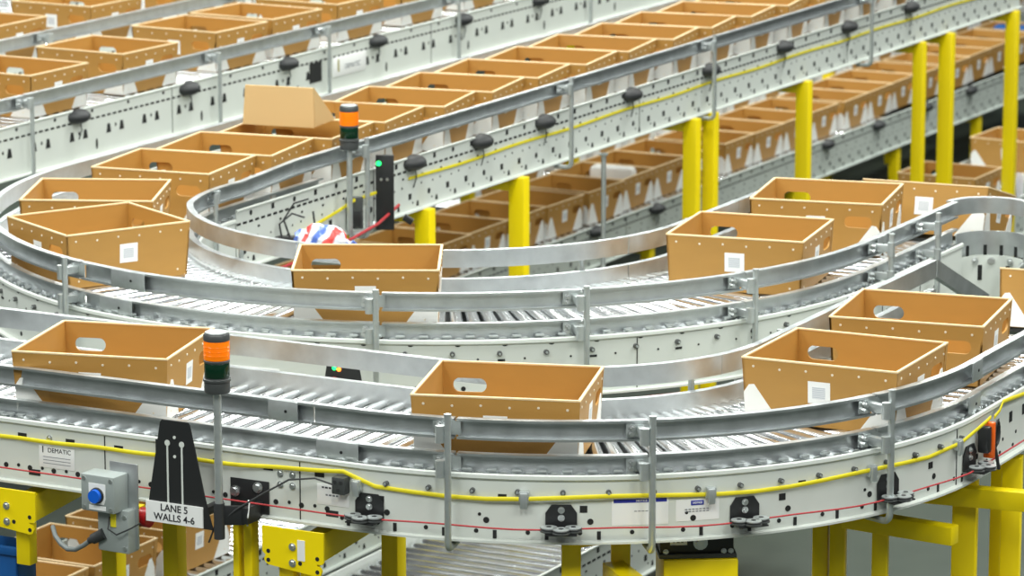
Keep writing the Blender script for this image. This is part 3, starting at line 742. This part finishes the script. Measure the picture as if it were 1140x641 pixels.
# curved sheets: two pieces of paper laid on the curved frame
def bent(name, label, u0, u1, h0, h1, draws):
    um = (u0 + u1) / 2; t = thing(name, label, 'sticker', LL.frame(um, 1.7, (h0 + h1) / 2))
    q = MB(); sweep(q, LL, LL.st(u0, u1, 1), 1.7003, [(0, h1), (.001, h1), (.001, h0), (0, h0)], 'paper'); q.build('sheet', t, True)
    return t, um
t, um = bent('notice_sticker', 'white notice sticker with a wide blue headline bar on the curved frame', -57.8, -51.1, -.420, -.325, None)
q = MB(); sweep(q, LL, LL.st(-57.6, -51.3, 1), 1.7014, [(0, -.327), (.0006, -.327), (.0006, -.340), (0, -.340)], 'blueink'); o = q.build('headline_bar', t, True)
q = MB(); text_mb(q, 'NOTICE', .011, 'paper', LL.frame(-54.3, 1.7022, -.3335) @ XZ, .0002); lines(q, 0, .0, ()); q.build('lettering', t, True)
q = MB(); m = LL.frame(-54.5, 1.7006, -.372)
for x in range(4): q.box(-.02 + x * .013, -.010 + x * .013, -.0014, 0, 0, .0025, 'print', m)
q.build('small_print', t, True)
t, um = bent('notice_sticker', 'white notice sticker with a small blue word box, right of the wide one', -50.2, -44.9, -.415, -.338, None)
q = MB(); q.box(-.023, .023, -.0022, 0, -.008, .008, 'blueink', LL.frame(-47.6, 1.7008, -.351)); q.build('word_box', t, True)
q = MB(); text_mb(q, 'NOTICE', .0095, 'paper', LL.frame(-47.6, 1.7036, -.351) @ XZ, .0002); q.build('lettering', t, True)
q = MB(); m = LL.frame(-47.6, 1.7012, -.375)
for z in (0, -.008):
    for x in range(7): q.box(-.045 + x * .013, -.036 + x * .013, -.0014, 0, z, z + .003, 'print', m)
q.build('small_print', t, True)
def d_sm(q): lines(q, -.045, .03, (.022, ), 'ink', .006); lines(q, -.03, .02, (-.004, ), 'print', .006)
plate('serial_sticker', 'pale grey printed sticker under the black connector on the near frame', -95.5, -.368, .13, .075, d_sm)
def d_m(q): lines(q, -.12, -.03, (.02, .005, -.01, -.02), 'print', .004); q.box(.02, .05, -.0018, -.001, -.015, .02, 'print')
plate('serial_sticker', 'pale printed sticker on the turn lane frame seen between the inner rails', -84.5, -.415, .30, .07, d_m, r=2.0915, lane=LM)
# small white plates for signal lights and sign
def stack_light(mtx, label, pole_to, extra=None, s=1.0):
    t = thing('signal_light', label, 'signal light', mtx)
    q = MB(); q.cyl((0, 0, 0), (0, 0, pole_to), .0145, .0145, 'galv2', 16); q.build('pole', t)
    z = 0
    q = MB(); q.lathe([(.02, 0), (.044, .002), (.046, .01), (.046, .05), (.043, .055), (.043, .058)], 'dgrey', 28); q.build('base', t)
    q = MB(); q.lathe([(.047, .042), (.050, .044), (.050, .052), (.047, .054)], 'dgrey', 28); q.build('collar', t)
    q = MB(); q.lathe([(.044, .058), (.045, .06), (.045, .108), (.044, .110)], 'green', 28); q.build('green_lens', t, label='dark green lens')
    q = MB(); q.lathe([(.0445, .110), (.0465, .112), (.0465, .118), (.0445, .12)], 'dgrey', 28); q.build('collar', t)
    q = MB(); q.lathe([(.043, .12), (.046, .122), (.046, .186), (.044, .190)], 'amber', 28)
    for z in (.135, .15, .165): q.lathe([(.0455, z), (.0468, z + .001), (.0468, z + .004), (.0455, z + .005)], 'amber', 28)
    q.build('amber_lens', t, label='orange lens')
    q = MB(); q.lathe([(.044, .188), (.047, .190), (.047, .208), (.043, .214), (.03, .216)], 'dgrey', 28); q.build('cap', t)
    q = MB(); q.lathe([(.041, .2155), (.04, .219), (.01, .2205)], 'galv2', 28); q.build('cap_top', t, label='pale grey top disc')
    return t
t = stack_light(SM(-6.97, 11.15, -.01, 27.5), 'amber and green signal light on a tall grey pole at the front left', -.44)
q = MB(); q.cyl((0, 0, -.53), (0, 0, -.40), .0195, .0195, 'rubber', 16); q.build('socket', t)
m = SM(-6.97, 11.15, -.455, 0)
q = MB(); q.cbox(.01, .09, -.006, .006, -.035, .035, .002, 'black', m @ Matrix.Rotation(R(28), 4, 'Z')); q.cbox(.075, .10, .03, .16, -.03, .03, .002, 'black', m); q.build('arm', t, True)
q = MB(); q.tube([m @ Vector(p) for p in ((.085, .05, -.04), (.10, .03, .0), (.10, .04, .045), (.085, .06, .05))], .0028, 'paper', 6); q.build('cable_tie', t, True)
t = stack_light(SM(-9.2, 15.96, -.045, 27.5), 'second amber and green signal light, beside the long lane', -.40)
q = MB(); pts = [W(-9.2, 15.96, -.44), W(-9.2, 15.965, -.462), W(-9.2, 15.985, -.475), W(-9.2, 16.10, -.478), W(-9.2, 16.17, -.475), W(-9.2, 16.19, -.462), W(-9.2, 16.2, -.44)]
q.tube(pts, .013, 'galv2', 12); q.build('bent_foot', t, True)
# black photo-eye panel with a green lamp
t = thing('photo_eye', 'narrow black panel with a lit green lamp beside the second signal light', 'sensor', SM(-9.2, 16.31, -.50, 27.5))
q = MB(); q.cbox(-.045, .045, -.018, .012, 0, .375, .003, 'black'); q.build('panel', t)
q = MB(); q.cyl((-.030, -.018, .335), (-.030, -.026, .335), .013, .011, 'greenlit', 14); q.build('lamp', t, label='lit green lamp')
for x in (-.018, .012): 
    q = MB(); q.cyl((x, -.018, .255), (x, -.024, .255), .008, .007, 'bolt', 10); q.build('screw', t)
q = MB(); q.cbox(.04, .09, -.012, .03, .09, .12, .003, 'black', Matrix.Rotation(R(35), 4, 'Y')); q.build('latch', t)
# cable tangle and small boxes on the long lane frame near the light
t = thing('junction_box', 'small black junction box with looping leads, left of the second signal light', 'junction box', SM(-9.25, 15.42, -.46, 27.5))
q = MB(); q.cbox(-.05, .06, -.03, .02, -.02, .075, .006, 'black'); q.build('box', t)
for k, p in enumerate((((-.01, -.03, .07), (-.02, -.04, .14), (.04, -.035, .19), (.10, -.03, .17)), ((.03, -.03, .07), (.0, -.035, .16), (.05, -.04, .24), (.12, -.03, .26)), ((.13, -.03, .04), (.15, -.04, .12), (.14, -.03, .2)))):
    q = MB(); q.tube([Vector(x) for x in p], .005, 'rubber', 6); q.build('lead', t)
t = thing('reflector', 'square mesh-faced grey reflector behind the second signal light pole', 'reflector', SM(-9.24, 16.08, -.46, 27.5))
q = MB(); q.cbox(-.04, .04, -.02, .01, 0, .16, .004, 'dgrey'); q.build('body', t); q = MB(); q.cbox(-.03, .03, -.023, -.018, .01, .09, .002, 'black'); q.build('face', t)

# striped plastic bag
t = thing('plastic_bag', 'crumpled plastic bag striped white, blue and red behind the middle tote', 'bag', SM(-8.78, 14.96, -.31, 27.5))
bm = bmesh.new(); bmesh.ops.create_icosphere(bm, subdivisions=4, radius=1)
rr = random.Random(4)
for v in bm.verts:
    c0 = v.co.copy(); n = .08 * math.sin(9 * c0.x + 4 * c0.z) + .06 * math.sin(13 * c0.y + 7 * c0.x) + .04 * math.sin(21 * c0.z + 11 * c0.x)
    v.co = c0 * (1 + n * .8); v.co.x *= .13; v.co.y *= .08; v.co.z *= .10
    if v.co.z < -.03: v.co.z = -.03 + (v.co.z + .03) * .2
bm.verts.index_update(); q = MB(); q.add([v.co.copy() for v in bm.verts], [[v.index for v in f.verts] for f in bm.faces], 'bag'); bm.free(); q.build('film', t)
q = MB(); q.tube([(.12, 0, 0), (.15, .0, .02), (.165, .01, .0)], .008, 'bag', 6); q.build('knot', t)
q = MB(); q.box(-.13, .16, -.07, .05, -.048, -.040, 'galv2', SM(-8.78, 14.96, -.31, 27.5)); q.box(-.09, -.05, -.02, .02, -.25, -.045, 'galv2', SM(-8.78, 14.96, -.31, 27.5))
q.box(-.13, .16, .05, .058, -.10, -.040, 'galv2', SM(-8.78, 14.96, -.31, 27.5)); tag(q.build('bracket_shelf'), 'small metal shelf bracket under the striped plastic bag', 'bracket')

# lane sign
t = thing('lane_sign', 'tall black tapered sign bracket with white plate reading LANE 5 WALLS 4-6', 'sign', SM(-7.145, 11.14, -.505))
q = MB()
pol = [(-.125, 0), (.155, -.006), (.125, .10), (.065, .365), (.058, .375), (-.052, .375), (-.060, .365), (-.108, .10)]
q.prism(pol, 0, .004, 'black'); q.build('bracket', t)
for x in (-.030, .030):
    q = MB(); q.box(x - .0035, x + .0035, -.0016, .001, .075, .285, 'white'); q.cyl((x, .001, .292), (x, -.0018, .292), .011, .011, 'white', 14); q.build('slot', t)
for x, z in ((0, .315), (0, .245)):
    q = MB(); q.cyl((x, .001, z), (x, -.0018, z), .006, .006, 'white', 10); q.build('hole', t)
q = MB(); q.box(-.122, .116, -.006, -.001, -.002, .074, 'paper'); p = q.build('number_plate', t)
q = MB(); text_mb(q, 'LANE 5', .036, 'ink', Matrix.Translation((-.003, -.0066, .054)) @ XZ, .0004); text_mb(q, 'WALLS 4-6', .036, 'ink', Matrix.Translation((-.003, -.0066, .019)) @ XZ, .0004)
o = q.build('lettering', p)
q = MB(); q.cbox(-.015, .015, .004, .14, -.015, .015, .002, 'black', Matrix.Translation((.1, 0, .05))); q.build('arm', t)
# shorter bracket seen from behind between the inner rails
t = thing('sensor_bracket', 'small black tapered bracket with lit green and amber lamps between the inner rails', 'sensor', SM(-7.2, 12.42, -.310, 20))
q = MB(); q.prism([(-.08, -.02), (.09, -.02), (.06, .152), (-.055, .152)], 0, .005, 'black'); q.build('bracket', t)
for x, z, k, nm in ((-.03, .105, 'greenlit', 'lit green lamp'), (-.012, .100, 'redlit', 'lit amber lamp'), (.02, .132, 'greenlit', 'lit green lamp'), (.036, .130, 'redlit', 'lit amber lamp')):
    q = MB(); q.cyl((x, 0, z), (x, -.008, z), .009, .007, k, 12); q.build('lamp', t, label=nm)
q = MB(); q.cyl((-.03, 0, .055), (-.03, -.03, .055), .016, .016, 'redbtn', 14); q.build('button', t)
q = MB(); q.cbox(-.05, .05, -.05, 0, .0, .028, .006, 'grey_pl'); q.build('base_block', t)

# control box
t = thing('control_box', 'grey control box with a round blue push button on the near frame', 'control box', SM(-7.425, 11.10, -.480, -2))
q = MB(); q.cbox(-.072, .072, -.035, .055, 0, .135, .005, 'grey_pl'); q.build('box', t)
q = MB(); q.cbox(-.01, .112, .056, .062, -.145, .168, .002, 'galv'); q.build('mounting_plate', t)
q = MB(); q.prism([(-.036, .045), (-.028, .03), (.028, .03), (.036, .05), (.036, .105), (-.036, .105)], -.0375, -.035, 'paper'); q.build('legend_plate', t)
q = MB(); q.cyl((0, -.036, .062), (0, -.046, .062), .030, .028, 'black', 24); q.cyl((0, -.046, .062), (0, -.060, .062), .025, .024, 'bluebtn', 24); q.build('button', t, label='round blue push button')
q = MB(); q.box(-.036, .036, -.0372, -.035, .008, .024, 'paper'); q.build('name_strip', t)
for x in (-.058, .058):
    for z in (.014, .12):
        q = MB(); q.cyl((x, -.034, z), (x, -.038, z), .008, .008, 'bolt', 10); q.build('screw', t)
t = thing('switch_box', 'lower grey junction box with a thick grey cable under the blue button box', 'junction box', SM(-7.40, 11.12, -.615, -2))
q = MB(); q.cbox(-.06, .075, -.01, .055, -.02, .14, .006, 'grey_pl'); q.build('box', t)
q = MB(); q.cyl((-.03, -.012, .045), (-.075, -.02, .02), .021, .019, 'rubber', 16); q.cyl((-.075, -.02, .02), (-.09, -.022, .012), .014, .012, 'rubber', 12); q.build('cable_gland', t)
q = MB(); q.tube([(-.085, -.021, .014), (-.115, -.022, -.008), (-.15, -.022, -.028), (-.19, -.015, -.034), (-.23, .0, -.024), (-.27, .02, -.004), (-.31, .06, .015)], .009, 'grcable', 10); q.build('cable', t)
q = MB(); q.tube([(-.005, -.012, .11), (.0, -.03, .07), (.04, -.035, .055), (.09, -.02, .08), (.12, .0, .1)], .003, 'rubber', 6); q.build('lead', t)
q = MB(); q.box(.0, .022, -.014, -.009, .075, .13, 'ycable'); q.build('warning_strip', t, label='yellow green strip')
for z in (.0, .115):
    q = MB(); q.cyl((.06, -.009, z), (.06, -.014, z), .008, .008, 'bolt', 10); q.build('screw', t)
t = thing('emergency_stop', 'red round stop button on a yellow box, half hidden by the lane sign', 'emergency stop', SM(-7.335, 11.21, -.52, 90))
q = MB(); q.cbox(-.03, .03, .0, .06, -.04, .04, .005, 'yellow'); q.build('box', t); q = MB(); q.cyl((0, .0, 0), (0, -.035, 0), .036, .036, 'redbtn', 24); q.build('button', t)
q = MB(); q.box(-.012, .012, -.006, 0, -.255, -.0, 'black', SM(-7.30, 11.28, -.245)); tag(q.build('cover_strip'), 'black vertical strip on the frame right of the control box', 'strip')
t = thing('access_plate', 'black rectangular plate with two bolts behind the signal light pole', 'plate', SM(-6.925, 11.287, -.41))
q = MB(); q.cbox(-.08, .08, -.004, 0, -.06, .06, .0015, 'black'); q.build('plate', t)
for x, z in ((-.06, .012), (.035, .035)):
    q = MB(); bolt(q, Matrix.Translation((x, -.004, z)), .014, .014); q.build('bolt', t)
# orange switch with coiled black cable
t = thing('rope_switch', 'orange switch with coiled black cable at the right end of the near frame', 'switch', LL.frame(3, 1.71, -.335))
q = MB(); q.cbox(-.012, .012, -.05, -.01, -.075, .06, .004, 'orange'); q.build('housing', t)
q = MB(); q.cbox(-.05, -.012, -.045, 0, -.05, .05, .008, 'black'); q.build('switch_body', t)
for k in range(4):
    q = MB(); q.tube([(.03 + .006 * k + .024 * math.cos(a), -.03 - .004 * k, -.02 + .045 * math.sin(a) + .01 * k) for a in [i * math.pi / 8 for i in range(17)]], .0045, 'rubber', 6); q.build('cable_coil', t)
q = MB(); q.tube([(.02, -.04, -.02), (.03, -.05, -.08), (.05, -.05, -.125), (.075, -.04, -.12)], .007, 'rubber', 8); q.build('hook', t)
# drive unit under the near curve
t = thing('drive_unit', 'black gear drive with a hex bolt on a yellow guard under the near curve', 'motor', Matrix.Translation((.65, 13.02, ZR - .66)) @ Matrix.Rotation(R(4), 4, 'Z'))
q = MB(); q.cbox(-.13, .13, 0, .22, .09, .175, .004, 'black'); q.build('gear_housing', t)
q = MB(); q.cbox(-.135, .14, -.012, .24, .075, .092, .003, 'dgrey'); q.build('base_flange', t)
q = MB(); bolt(q, Matrix.Translation((.012, 0, .13)), .018, .02); q.build('bolt', t)
for x in (-.11, .095, .12):
    q = MB(); bolt(q, Matrix.Translation((x, -.0, .098)), .007, .012); q.build('bolt', t)
q = MB(); q.box(-.095, -.035, -.0018, .001, .122, .145, 'paper'); lines(q, -.085, -.045, (.13,), 'ink', .005); q.build('sticker', t)
q = MB(); q.cbox(-.12, .145, -.02, .24, -.22, .074, .008, 'yellow'); q.build('guard_box', t, label='yellow sheet metal guard')
# ------------------------------------------------------------------ yellow supports
GS = 'yellow supports under the near lane'
def post(mb, a, b, w, zt, zb=-ZR, k='yellow', yaw=0, d=None):
    m = SM(a, b, 0, yaw); mb.cbox(-w / 2, w / 2, -(d or w) / 2, (d or w) / 2, zb, zt, .004, k, m)
def clevis(t, a, b, yaw=0):
    m = SM(a, b, 0, yaw); q = MB()
    q.prism([(-.125, -.485), (.125, -.485), (.125, -.592), (.118, -.6), (.098, -.6), (.098, -.606), (.112, -.612), (.118, -.625), (.112, -.640), (.098, -.645), (-.098, -.625), (-.112, -.618), (-.118, -.605), (-.112, -.59), (-.118, -.585), (-.125, -.578)], 0, .008, 'yellow', m)
    for x, z in ((-.1, -.575), (.1, -.58), (-.1, -.608), (.1, -.628), (.03, -.605)): q.cyl((x, .001, z), (x, -.001, z), .008, .008, 'hole', 10, m)
    q.build('gusset_plate', t, True)
    for z in (-.548, -.607):
        q = MB(); bolt(q, m @ Matrix.Translation((.0, 0, z)), .010, .012); q.build('bolt', t, True)
for i, (ac, af, lb) in enumerate(((-7.915, -8.07, 'yellow support with notched plate at the left picture edge under the near frame'), (-6.70, -6.815, 'yellow support with notched plate and white sticker, right of the signal light'))):
    t = thing('conveyor_support', lb, 'support', SM(ac, 11.3, -ZR), GS); clevis(t, ac, 11.20)
    q = MB(); post(q, ac - .055 if i else ac + .035, 11.27, .06, -.58, -.78 if i == 0 else -ZR, d=.05); q.build('post', t, True)
    if i:
        q = MB(); post(q, ac + .03, 11.27, .055, -.6, d=.05); q.build('post', t, True)
        q = MB(); q.box(.02, .05, -.002, .001, -.595, -.52, 'paper', SM(ac, 11.20, 0)); q.build('sticker', t, True)
    q = MB(); m = SM(ac + .04, 11.24, 0, 8 if i == 0 else 6); q.cbox(-.035, .035, 0, .95, -.62, -.52, .004, 'yellow', m); q.build('cross_beam', t, True)
    q = MB(); post(q, af, 12.13, .07, -.50); q.build('post', t, True)
t = thing('conveyor_support', 'narrow yellow post directly below the lane sign', 'support', SM(-7.64, 11.9, -ZR), GS)
q = MB(); post(q, -7.64, 11.9, .066, -.485); q.build('post', t, True); q = MB(); post(q, -7.64, 11.9, .14, -ZR + .012, -ZR); q.build('foot_plate', t, True)
t = thing('conveyor_support', 'twin yellow posts with a dark gap, right of the signal light pole', 'support', SM(-6.99, 11.36, -ZR), GS)
for a, w in ((-7.018, .026), (-6.968, .036)):
    q = MB(); post(q, a, 11.36, w, -.485, d=.05); q.build('post', t, True)
q = MB(); post(q, -6.99, 11.36, .14, -ZR + .012, -ZR); q.build('foot_plate', t, True)
t = thing('conveyor_support', 'yellow portal left of the black gear drive under the near curve', 'support', SM(-5.76, 11.7, -ZR), GS)
for a, bb in ((-5.815, 11.62), (-5.70, 11.78)):
    q = MB(); post(q, a, bb, .068, -.485, yaw=27.5); q.build('post', t, True)
q = MB(); q.tube([W(-5.815, 11.62, -.515), W(-5.70, 11.78, -.515)], .03, 'yellow', 4); q.build('cross_beam', t, True)
q = MB(); q.cbox(-.04, .04, 0, .6, -.70, -.60, .004, 'yellow', SM(-5.70, 11.72, 0, -135)); q.build('brace', t, True)
t = thing('conveyor_support', 'yellow frame with three posts and a horizontal bar at the lower right', 'support', SM(-5.1, 12.8, -ZR), GS)
for a in (-5.405, -5.335, -5.165):
    q = MB(); post(q, a, 12.9, .058, -.485, yaw=14); q.build('post', t, True)
q = MB(); q.cbox(0, .46, -.03, .03, -.71, -.64, .004, 'yellow', SM(-5.31, 12.9, 0, -6)); q.build('cross_beam', t, True)
t = thing('conveyor_support', 'tall yellow frame under the right end of the near lane', 'support', SM(-4.93, 13.5, -ZR), GS)
for a, bb, w in ((-4.975, 13.28, .09), (-4.99, 13.7, .07), (-4.87, 13.5, .075)):
    q = MB(); post(q, a, bb, w, -.485 if a < -4.9 else -.52, yaw=14); q.build('post', t, True)
q = MB(); q.cbox(-.30, .26, -.03, .03, -.66, -.585, .004, 'yellow', SM(-4.97, 13.22, 0, 8)); q.build('cross_beam', t, True)
GU = 'yellow supports under the long lane'
for i, (bb, w, lb) in enumerate(((16.83, .085, 'short yellow post right of the striped bag'), (17.87, .092, 'yellow post reaching down behind the middle of the turn'), (20.06, .088, 'left one of the two yellow posts standing close together'),
        (20.32, .078, 'right one of the two yellow posts standing close together'), (21.71, .085, 'yellow post alone right of the close pair'), (23.65, .075, 'slim yellow post just left of the tallest one'),
        (24.15, .095, 'tallest and widest yellow post, before the lower tote at the right'), (25.42, .085, 'yellow post nearest the upper right corner'))):
    t = thing('conveyor_support', lb, 'support', SM(-9.4, bb, -ZR), GU)
    q = MB(); post(q, -9.26, bb, w, -.484, yaw=0, d=.07); q.build('post', t, True)
    q = MB(); q.cbox(-10.20, -9.29, bb - .03, bb + .03, -.56, -.49, .004, 'yellow', SITE); q.build('cantilever_beam', t, True)
    q = MB(); post(q, -9.26, bb, .16, -ZR + .012, -ZR); q.build('foot_plate', t, True)
for i, bb in enumerate((22.0, 24.6, 27.2, 29.36, 31.26, 33.4)):
    t = thing('conveyor_support', 'dull yellow leg below the lower tote lane, %s from the left' % ORD[i], 'support', SM(-12.1, bb, -ZR), 'legs of the lower tote lane')
    for a in (-11.70, -12.5):
        q = MB(); post(q, a, bb, .08, LOW - .248); q.build('leg', t, True)
    q = MB(); q.cbox(-12.47, -11.73, bb - .03, bb + .03, LOW - .33, LOW - .25, .004, 'yellow', SITE); q.build('cross_beam', t, True)
    if i > 2 or 1:
        t = thing('conveyor_support', 'shaded yellow post behind lower totes, under the second lane, %s from left' % ORD[i], 'support', SM(-12.66, (21.9, 23.64, 25.3, 27.6, 30.2, 32.3)[i], -ZR), 'posts of the second upper lane')
        b2 = (21.9, 23.64, 25.3, 27.6, 30.2, 32.3)[i]; q = MB(); post(q, -12.66, b2, .08, -.49); q.build('post', t, True)
        q = MB(); q.cbox(-12.62, -11.66, b2 - .03, b2 + .03, -.56, -.49, .004, 'yellow', SITE); q.build('cross_beam', t, True)
for i, (ln, a0, a1, bs) in enumerate(((1, -9.44, -10.3, (13.2, 15.6)), (1, -8.0, -8.84, (13.6, 16.0)), (1, -9.44, -10.3, (24.8, 27.2, 29.6)), (1, -12.9, -13.66, (25, 28, 31, 34)))):
    for j, bb in enumerate(bs):
        t = thing('conveyor_support', 'low yellow leg frame, %s from left under the %s' % (ORD[j], ['bottom left totes', 'bright empty rollers', 'two right lower totes', 'farthest lower totes'][i]), 'support', SM((a0 + a1) / 2, bb, -ZR))
        for a in (a0 - .03, a1 + .03):
            q = MB(); post(q, a, bb, .06, LOW - .25); q.build('leg', t, True)
        q = MB(); q.cbox(a1 + .06, a0 - .06, bb - .025, bb + .025, LOW - .5, LOW - .44, .004, 'yellow', SITE); q.build('cross_beam', t, True)
for i, (ln, side, bs) in enumerate(((-12.93, 1, (17.5, 21.0, 24.5)),)):
    for j, bb in enumerate(bs):
        t = thing('conveyor_support', 'yellow post under the farthest upper lane, %s from the left' % ORD[j], 'support', SM(-13.3, bb, -ZR), 'posts of the farthest upper lane')
        for a in (-13.75,): q = MB(); post(q, a, bb, .08, -.49); q.build('post', t, True)
        q = MB(); q.cbox(-13.71, -12.96, bb - .03, bb + .03, -.56, -.49, .004, 'yellow', SITE); q.build('cross_beam', t, True)
q = MB(); q.tube([W(-9.2, 18.77, -.49), W(-9.2, 18.77, -1.3)], .014, 'galv2', 10); q.cyl(W(-9.2, 18.77, -.49), W(-9.2, 18.77, -.5), .025, .025, 'galv2', 10)
tag(q.build('hanging_rod'), 'thin grey rod hanging from the long lane between the yellow posts', 'rod')
# blue container at the bottom left, low on the floor
t = thing('blue_bin', 'blue plastic bin edge at the bottom left corner below the yellow support', 'bin', SM(-7.99, 11.28, -1.20))
q = MB(); 
for x0, x1, y0, y1 in ((-.22, .06, 0, .012), (-.22, .06, .108, .12), (-.22, -.208, 0, .12), (.048, .06, 0, .12)): q.cbox(x0, x1, y0, y1, 0, .47, .004, 'bluepl')
q.box(-.21, .05, .01, .11, 0, .01, 'bluepl'); q.build('body', t); q = MB(); q.cbox(-.23, .07, -.012, 0, .44, .47, .003, 'bluepl'); q.build('rim', t)
t2 = thing('bin_stand', 'plain black stand under the blue bin at the bottom left', 'stand', SM(-8.07, 11.34, -ZR))
q = MB(); q.cbox(-.15, .15, -.06, .06, ZR - 1.23, ZR - 1.202, .004, 'black'); q.build('top', t2)
for x in (-.13, .13):
    for y in (-.045, .045): q = MB(); q.box(x - .015, x + .015, y - .015, y + .015, 0, ZR - 1.22, 'black'); q.build('leg', t2)
# blue and white parcels inside a lower tote
q = MB(); q.cbox(-.2, .2, -.1, .1, 0, .19, .03, 'bluepl', SM(-12.1, 33.3, LOW + .06, 10)); tag(q.build('blue_parcel'), 'blue wrapped parcel in a lower tote at the upper right', 'parcel')
q = MB(); q.cbox(-.17, .17, -.08, .08, 0, .205, .03, 'patch', SM(-12.12, 24.9, LOW + .03, 10)); tag(q.build('white_parcel'), 'white plastic-wrapped parcel in a lower tote right of the close pair of posts', 'parcel')

# remove the helper property-free prototypes: none are hidden, every proto is the first placed copy
# ------------------------------------------------------------------ light, world, camera
wd = D.worlds.new('warehouse'); bpy.context.scene.world = wd; wd.use_nodes = True
bg = wd.node_tree.nodes['Background']; bg.inputs['Color'].default_value = (.93, .97, 1, 1); bg.inputs['Strength'].default_value = .17
def lamp(x, y, z, sx, sy, e, rot=(0, 0, 0)):
    l = D.lights.new('high_bay_lamp', 'AREA'); l.shape = 'RECTANGLE'; l.size = sx; l.size_y = sy; l.energy = e; l.color = (.97, 1, .95)
    o = D.objects.new('high_bay_lamp', l); COL.objects.link(o); o.location = (x, y, z); o.rotation_euler = rot
for i in range(5):
    for j in range(4): lamp(-9 + 4.5 * i, 6 + 8.5 * j, 9.5, .7, 4.0, 470)
cam = D.cameras.new('camera'); co = D.objects.new('camera', cam); COL.objects.link(co); bpy.context.scene.camera = co
co.location = (0, 0, ZR + 3.08); co.rotation_euler = (math.pi / 2 - .20426, 0, 0)
cam.sensor_width = 36; cam.lens = 4272 / 1140 * 36; cam.clip_end = 200
cam.dof.use_dof = True; cam.dof.focus_distance = 13.6; cam.dof.aperture_fstop = 5.6
s = bpy.context.scene
s.view_settings.view_transform = 'Standard'; s.view_settings.look = 'None'; s.view_settings.gamma = 1; s.view_settings.use_curve_mapping = False
s.view_settings.exposure = -.28
